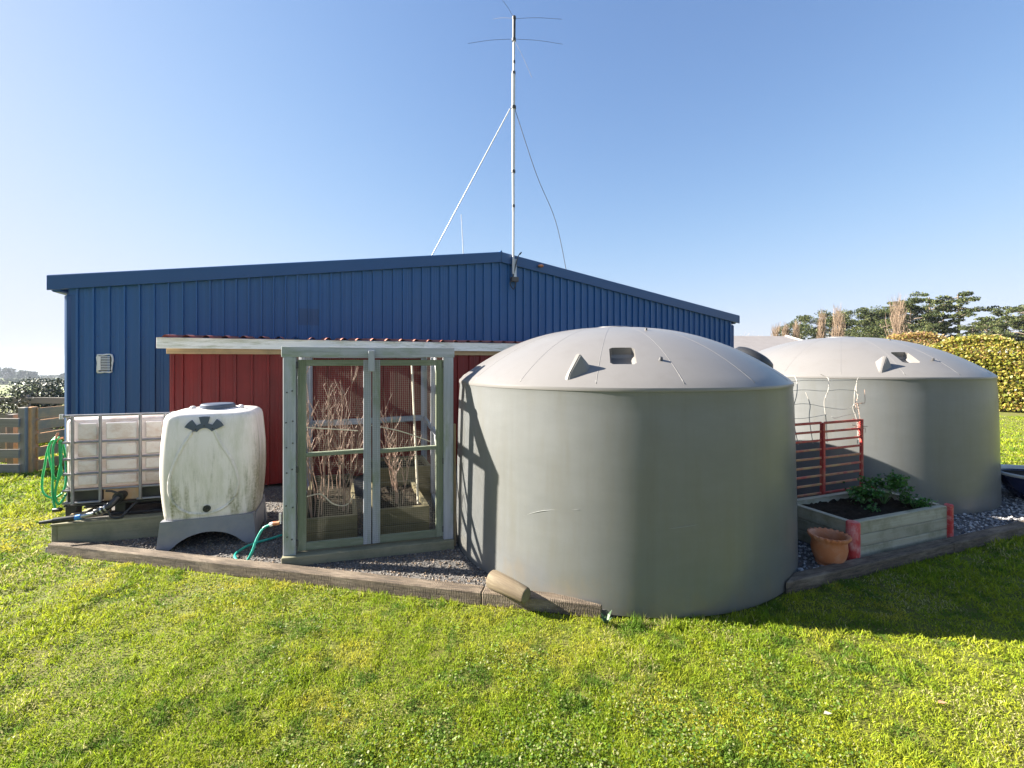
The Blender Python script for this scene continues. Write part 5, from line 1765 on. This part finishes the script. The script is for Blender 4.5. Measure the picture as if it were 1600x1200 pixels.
pebbles('gravel', x, y, GH + rng.uniform(-.004, .012, len(x)), rng.uniform(.010, .026, len(x)),
        pick([(.24, .24, .245), (.36, .355, .35), (.15, .15, .16), (.09, .09, .10), (.46, .45, .44)], len(x), rng), rng, 'coarse blue grey pebbles around the raised bed and far tank', 'gravel')

# ------------------------------------------------------------------ grass
EDGE = [(-4.82, 4.69), (-.22, 3.69), (.70, 3.50), (1.0, 3.52), (1.35, 3.52), (2.28, 3.85), (5.86, 5.21), (9.2, 6.5), (9.4, 8.2), (7.4, 9.2), (7, 11), (12, 22), (-1, 24), (-12.2, 18.6), (-6.75, 6.95), (-5.3, 6.0), (-4.92, 5.0)]
rng = np.random.default_rng(9)


def lawn_pts(n, d0, d1, pw=0.0):
    d = d0 * (d1 / d0) ** rng.uniform(0, 1, n)
    a = rng.uniform(-R(56), R(56), n)
    x, y = d * np.sin(a), d * np.cos(a)
    k = ~in_poly(x, y, EDGE) & (np.hypot(x - T1.x, y - T1.y) > RB + .01) & (np.hypot(x - T2.x, y - T2.y) > RB + .05) & (np.hypot(x - bp_c.x, y - bp_c.y) > .5)
    return x[k], y[k]


def grass_cols(x, y, n):
    big = vnoise(x * .9 + 4, y * .9, 1); med = vnoise(x * 3.1, y * 3.1, 2); fine = vnoise(x * 11, y * 11, 6)
    gA, gB, gC, gD = np.array([.18, .275, .018]), np.array([.34, .37, .028]), np.array([.45, .41, .05]), np.array([.075, .155, .02])
    w = np.clip(big * .55 + med * .55 + fine * .5 - .35 + rng.normal(0, .18, n), 0, 1)[:, None]
    c = gA * (1 - w) + gB * w
    yl = np.clip((vnoise(x * 1.9 + 9, y * 1.9 + 2, 5) * .6 + vnoise(x * 6 + 9, y * 6 + 2, 15) * .4 - .63) * 3.5 + rng.normal(0, .2, n), 0, 1)[:, None]
    c = c * (1 - yl) + gC * yl
    dk = (np.clip((vnoise(x * 5.3, y * 5.3 + 7, 7) * .5 + vnoise(x * 14, y * 14 + 7, 17) * .5 - .58) * 6, 0, 1) * .85)[:, None]
    c = c * (1 - dk) + gD * dk
    pale = (vnoise(x * 1.5 + 31, y * 1.9 + 3, 41) * .6 + vnoise(x * 7, y * 7, 42) * .4 - .66) * 4
    dry = rng.uniform(0, 1, n) < np.clip(.04 + pale, .04, .3)
    c[dry] = np.array([.40, .37, .16])
    return c * rng.uniform(.7, 1.3, (n, 1))


def mound(x, y):
    """the lawn is lumpy: thick cushions of grass between bare hollows"""
    return .020 * vnoise(x * 6.1, y * 6.1, 31) + .013 * vnoise(x * 15, y * 15, 32)


def blades(name, x, y, hgt, wid, col, z=None, lean=.75):
    n = len(x)
    a = rng.uniform(0, 6.283, n)
    la = rng.uniform(0, 6.283, n)
    ln = np.clip(rng.normal(lean, .3, n), .1, 1.5)
    z0 = terrain(x, y) - .006 if z is None else z
    B = np.stack([x, y, z0], 1)
    u = np.stack([np.cos(a), np.sin(a), a * 0], 1) * (wid / 2)[:, None]
    l1 = np.stack([np.cos(la) * np.sin(ln * .6), np.sin(la) * np.sin(ln * .6), np.cos(ln * .6)], 1) * (hgt * .55)[:, None]
    l2 = np.stack([np.cos(la) * np.sin(ln * 1.25), np.sin(la) * np.sin(ln * 1.25), np.cos(ln * 1.25)], 1) * (hgt * .5)[:, None]
    V = np.stack([B - u, B + u, B + l1 + u * .8, B + l1 - u * .8, B + l1 + l2], 1).reshape(-1, 3)
    j = 5 * np.arange(n)[:, None]
    Fc = np.concatenate([j + np.array([[0, 1, 2]]), j + np.array([[0, 2, 3]]), j + np.array([[3, 2, 4]])], 0)
    return np_mesh(name, V, Fc, M_GRASS, col=np.repeat(col, 5, 0))


x, y = lawn_pts(820000, 2.15, 24)
hollow = vnoise(x * 8, y * 8, 33) * .6 + vnoise(x * 19, y * 19, 34) * .4
k = hollow > rng.uniform(.05, .42, len(x))
x, y = x[k], y[k]
d = np.hypot(x, y)
tall = .5 + .9 * vnoise(x * 2.3, y * 2.3, 12) * vnoise(x * 9, y * 9, 13) * 2
hgt = rng.uniform(.014, .040, len(x)) * tall * np.clip(d / 5, 1, 2.0)
wid = rng.uniform(.0032, .0062, len(x)) * np.clip(d / 3.4, 1, 4)
o = blades('lawn_grass', x, y, hgt, wid, grass_cols(x, y, len(x)), z=terrain(x, y) - .008 + mound(x, y) * np.clip(1.5 - d / 12, 0, 1), lean=.95)
tag(o, 'short patchy yellow green mown lawn grass', 'grass', kind='stuff')
# flat broad leaves of clover and daisies in patches
x, y = lawn_pts(150000, 2.15, 12)
k = (vnoise(x * 1.3 + 20, y * 1.3, 21) * .6 + vnoise(x * 5, y * 5, 22) * .4) > rng.uniform(.60, 1.0, len(x))
x, y = x[k], y[k]
n = len(x)
cc = pick([(.12, .20, .02), (.16, .24, .04), (.07, .14, .02), (.26, .28, .12)], n, rng)
M_CLOVER = leaf_mat('clover_leaf', .5, .40, .15)
o = leaf_cloud('lawn_clover', np.stack([x, y, .008 + mound(x, y) + rng.uniform(0, .012, n)], 1), .014 * np.clip(np.hypot(x, y) / 4, 1, 2.5), cc, M_CLOVER, up_bias=2.2, aspect=.9, rng=rng)
tag(o, 'small flat clover and weed leaves scattered through the lawn', 'clover', kind='stuff')
# longer tufts at the foot of the tank and along the timbers
tx, ty, th = [], [], []


def tuft(cx, cy, n, r, h):
    a = rng.uniform(0, 6.283, n); q = np.sqrt(rng.uniform(0, 1, n)) * r
    tx.append(cx + q * np.cos(a)); ty.append(cy + q * np.sin(a)); th.append(rng.uniform(.5, 1, n) * h)


for px, h, nn in ((938, .05, 40), (992, .11, 90), (1000, .10, 70), (1045, .10, 90), (1062, .08, 60), (1090, .06, 50), (1115, .07, 70), (1150, .09, 70), (1165, .09, 60), (1190, .08, 60), (1215, .08, 60), (1235, .07, 60), (1240, .07, 60)):
    dx = (px - 800) / F
    aa = dx * dx + 1; bb = -2 * (dx * T1.x + T1.y); c2 = T1.x ** 2 + T1.y ** 2 - (RB + .07) ** 2
    Yt = (-bb - math.sqrt(max(0, bb * bb - 4 * aa * c2))) / (2 * aa)
    tuft(dx * Yt, Yt - .02, nn, .06, h)
for t in np.linspace(0, 1, 60):
    p = Vector((-4.8, 4.67)).lerp(Vector((.7, 3.47)), t)
    if rng.uniform() < .75: tuft(p.x, p.y + rng.uniform(-.05, .02), int(rng.integers(10, 45)), .07, rng.uniform(.03, .075))
    p = Vector((2.3, 3.84)).lerp(Vector((8.8, 6.3)), t)
    if rng.uniform() < .8: tuft(p.x, p.y + rng.uniform(-.06, .02), int(rng.integers(10, 45)), .08, rng.uniform(.04, .085))
for t in np.linspace(0, 1, 16):
    p = Vector((-12, 7.95)).lerp(Vector((-8.4, 7.95)), t); tuft(p.x, p.y, 40, .2, .12)
for q in range(150):
    d_ = 2.3 * (3.2 ** rng.uniform()); a_ = rng.uniform(-R(54), R(54))
    cx, cy = d_ * math.sin(a_), d_ * math.cos(a_)
    if in_poly(np.array([cx]), np.array([cy]), EDGE)[0] or math.hypot(cx - T1.x, cy - T1.y) < RB + .1: continue
    tuft(cx, cy, int(rng.integers(20, 70)), rng.uniform(.03, .09), rng.uniform(.035, .06))
x, y, h_ = np.concatenate(tx), np.concatenate(ty), np.concatenate(th)
o = blades('grass_tufts', x, y, h_, rng.uniform(.004, .007, len(x)), grass_cols(x, y, len(x)), lean=.5)
tag(o, 'longer grass tufts along the timbers and round the near tank foot', 'grass', kind='stuff')
# a broad leaved weed by the end of the timber and a fallen leaf on the lawn
wd = Vector((.70, 3.44, 0))
bm = bmesh.new()
for k in range(9):
    a = k * .7; L = random.uniform(.05, .10)
    dr = Vector((math.cos(a), math.sin(a), 0)); sd = Vector((-dr.y, dr.x, 0)) * .011
    p = [wd - UP * .005, wd + dr * L * .4 + UP * L * .7, wd + dr * L * .75 + UP * L * .95]
    v = [bm.verts.new(q) for q in (p[0] - sd * .3, p[0] + sd * .3, p[1] + sd, p[1] - sd, p[2])]
    bm.faces.new(v[:4]); bm.faces.new((v[3], v[2], v[4]))
M_WEED = mat('weed_leaf', (.03, .07, .025), (.05, .10, .035), rough=.45)
tag(obj('weed', bm, M_WEED), 'dark broad leaved weed at the pointed end of the pale timber', 'weed')
for (px, py, lab) in ((1472, 1098, 'small orange brown fallen leaf on the right lawn'), (1293, 1115, 'small pale fallen leaf on the lawn left of the brown one')):
    c = G(px, py, .035)
    bm = bmesh.new()
    pts = [(-.022, 0, 0), (-.006, .014, .006), (.02, .004, .002), (.024, -.003, .004), (-.004, -.014, .006)]
    bm.faces.new([bm.verts.new(c + Vector(q)) for q in pts])
    bmesh.ops.solidify(bm, geom=bm.faces[:], thickness=.0015)
    tag(obj('fallen_leaf', bm, M_TERRA if px > 1400 else M_PALE), lab, 'leaf')

# ------------------------------------------------------------------ air
M_HAZE = bpy.data.materials.new('haze_air')
M_HAZE.use_nodes = True
hn = M_HAZE.node_tree
hn.nodes.remove(hn.nodes['Principled BSDF'])
pv = hn.nodes.new('ShaderNodeVolumePrincipled')
pv.inputs['Color'].default_value = (.80, .88, 1.0, 1)
pv.inputs['Density'].default_value = 0.00016
pv.inputs['Anisotropy'].default_value = 0.0
hn.links.new(pv.outputs[0], hn.nodes['Material Output'].inputs['Volume'])
bm = bmesh.new()
box_into(bm, 5200, 3100, 190, Matrix.Translation((0, 1100, -72)))
tag(obj('haze', bm, M_HAZE), kind='stuff')
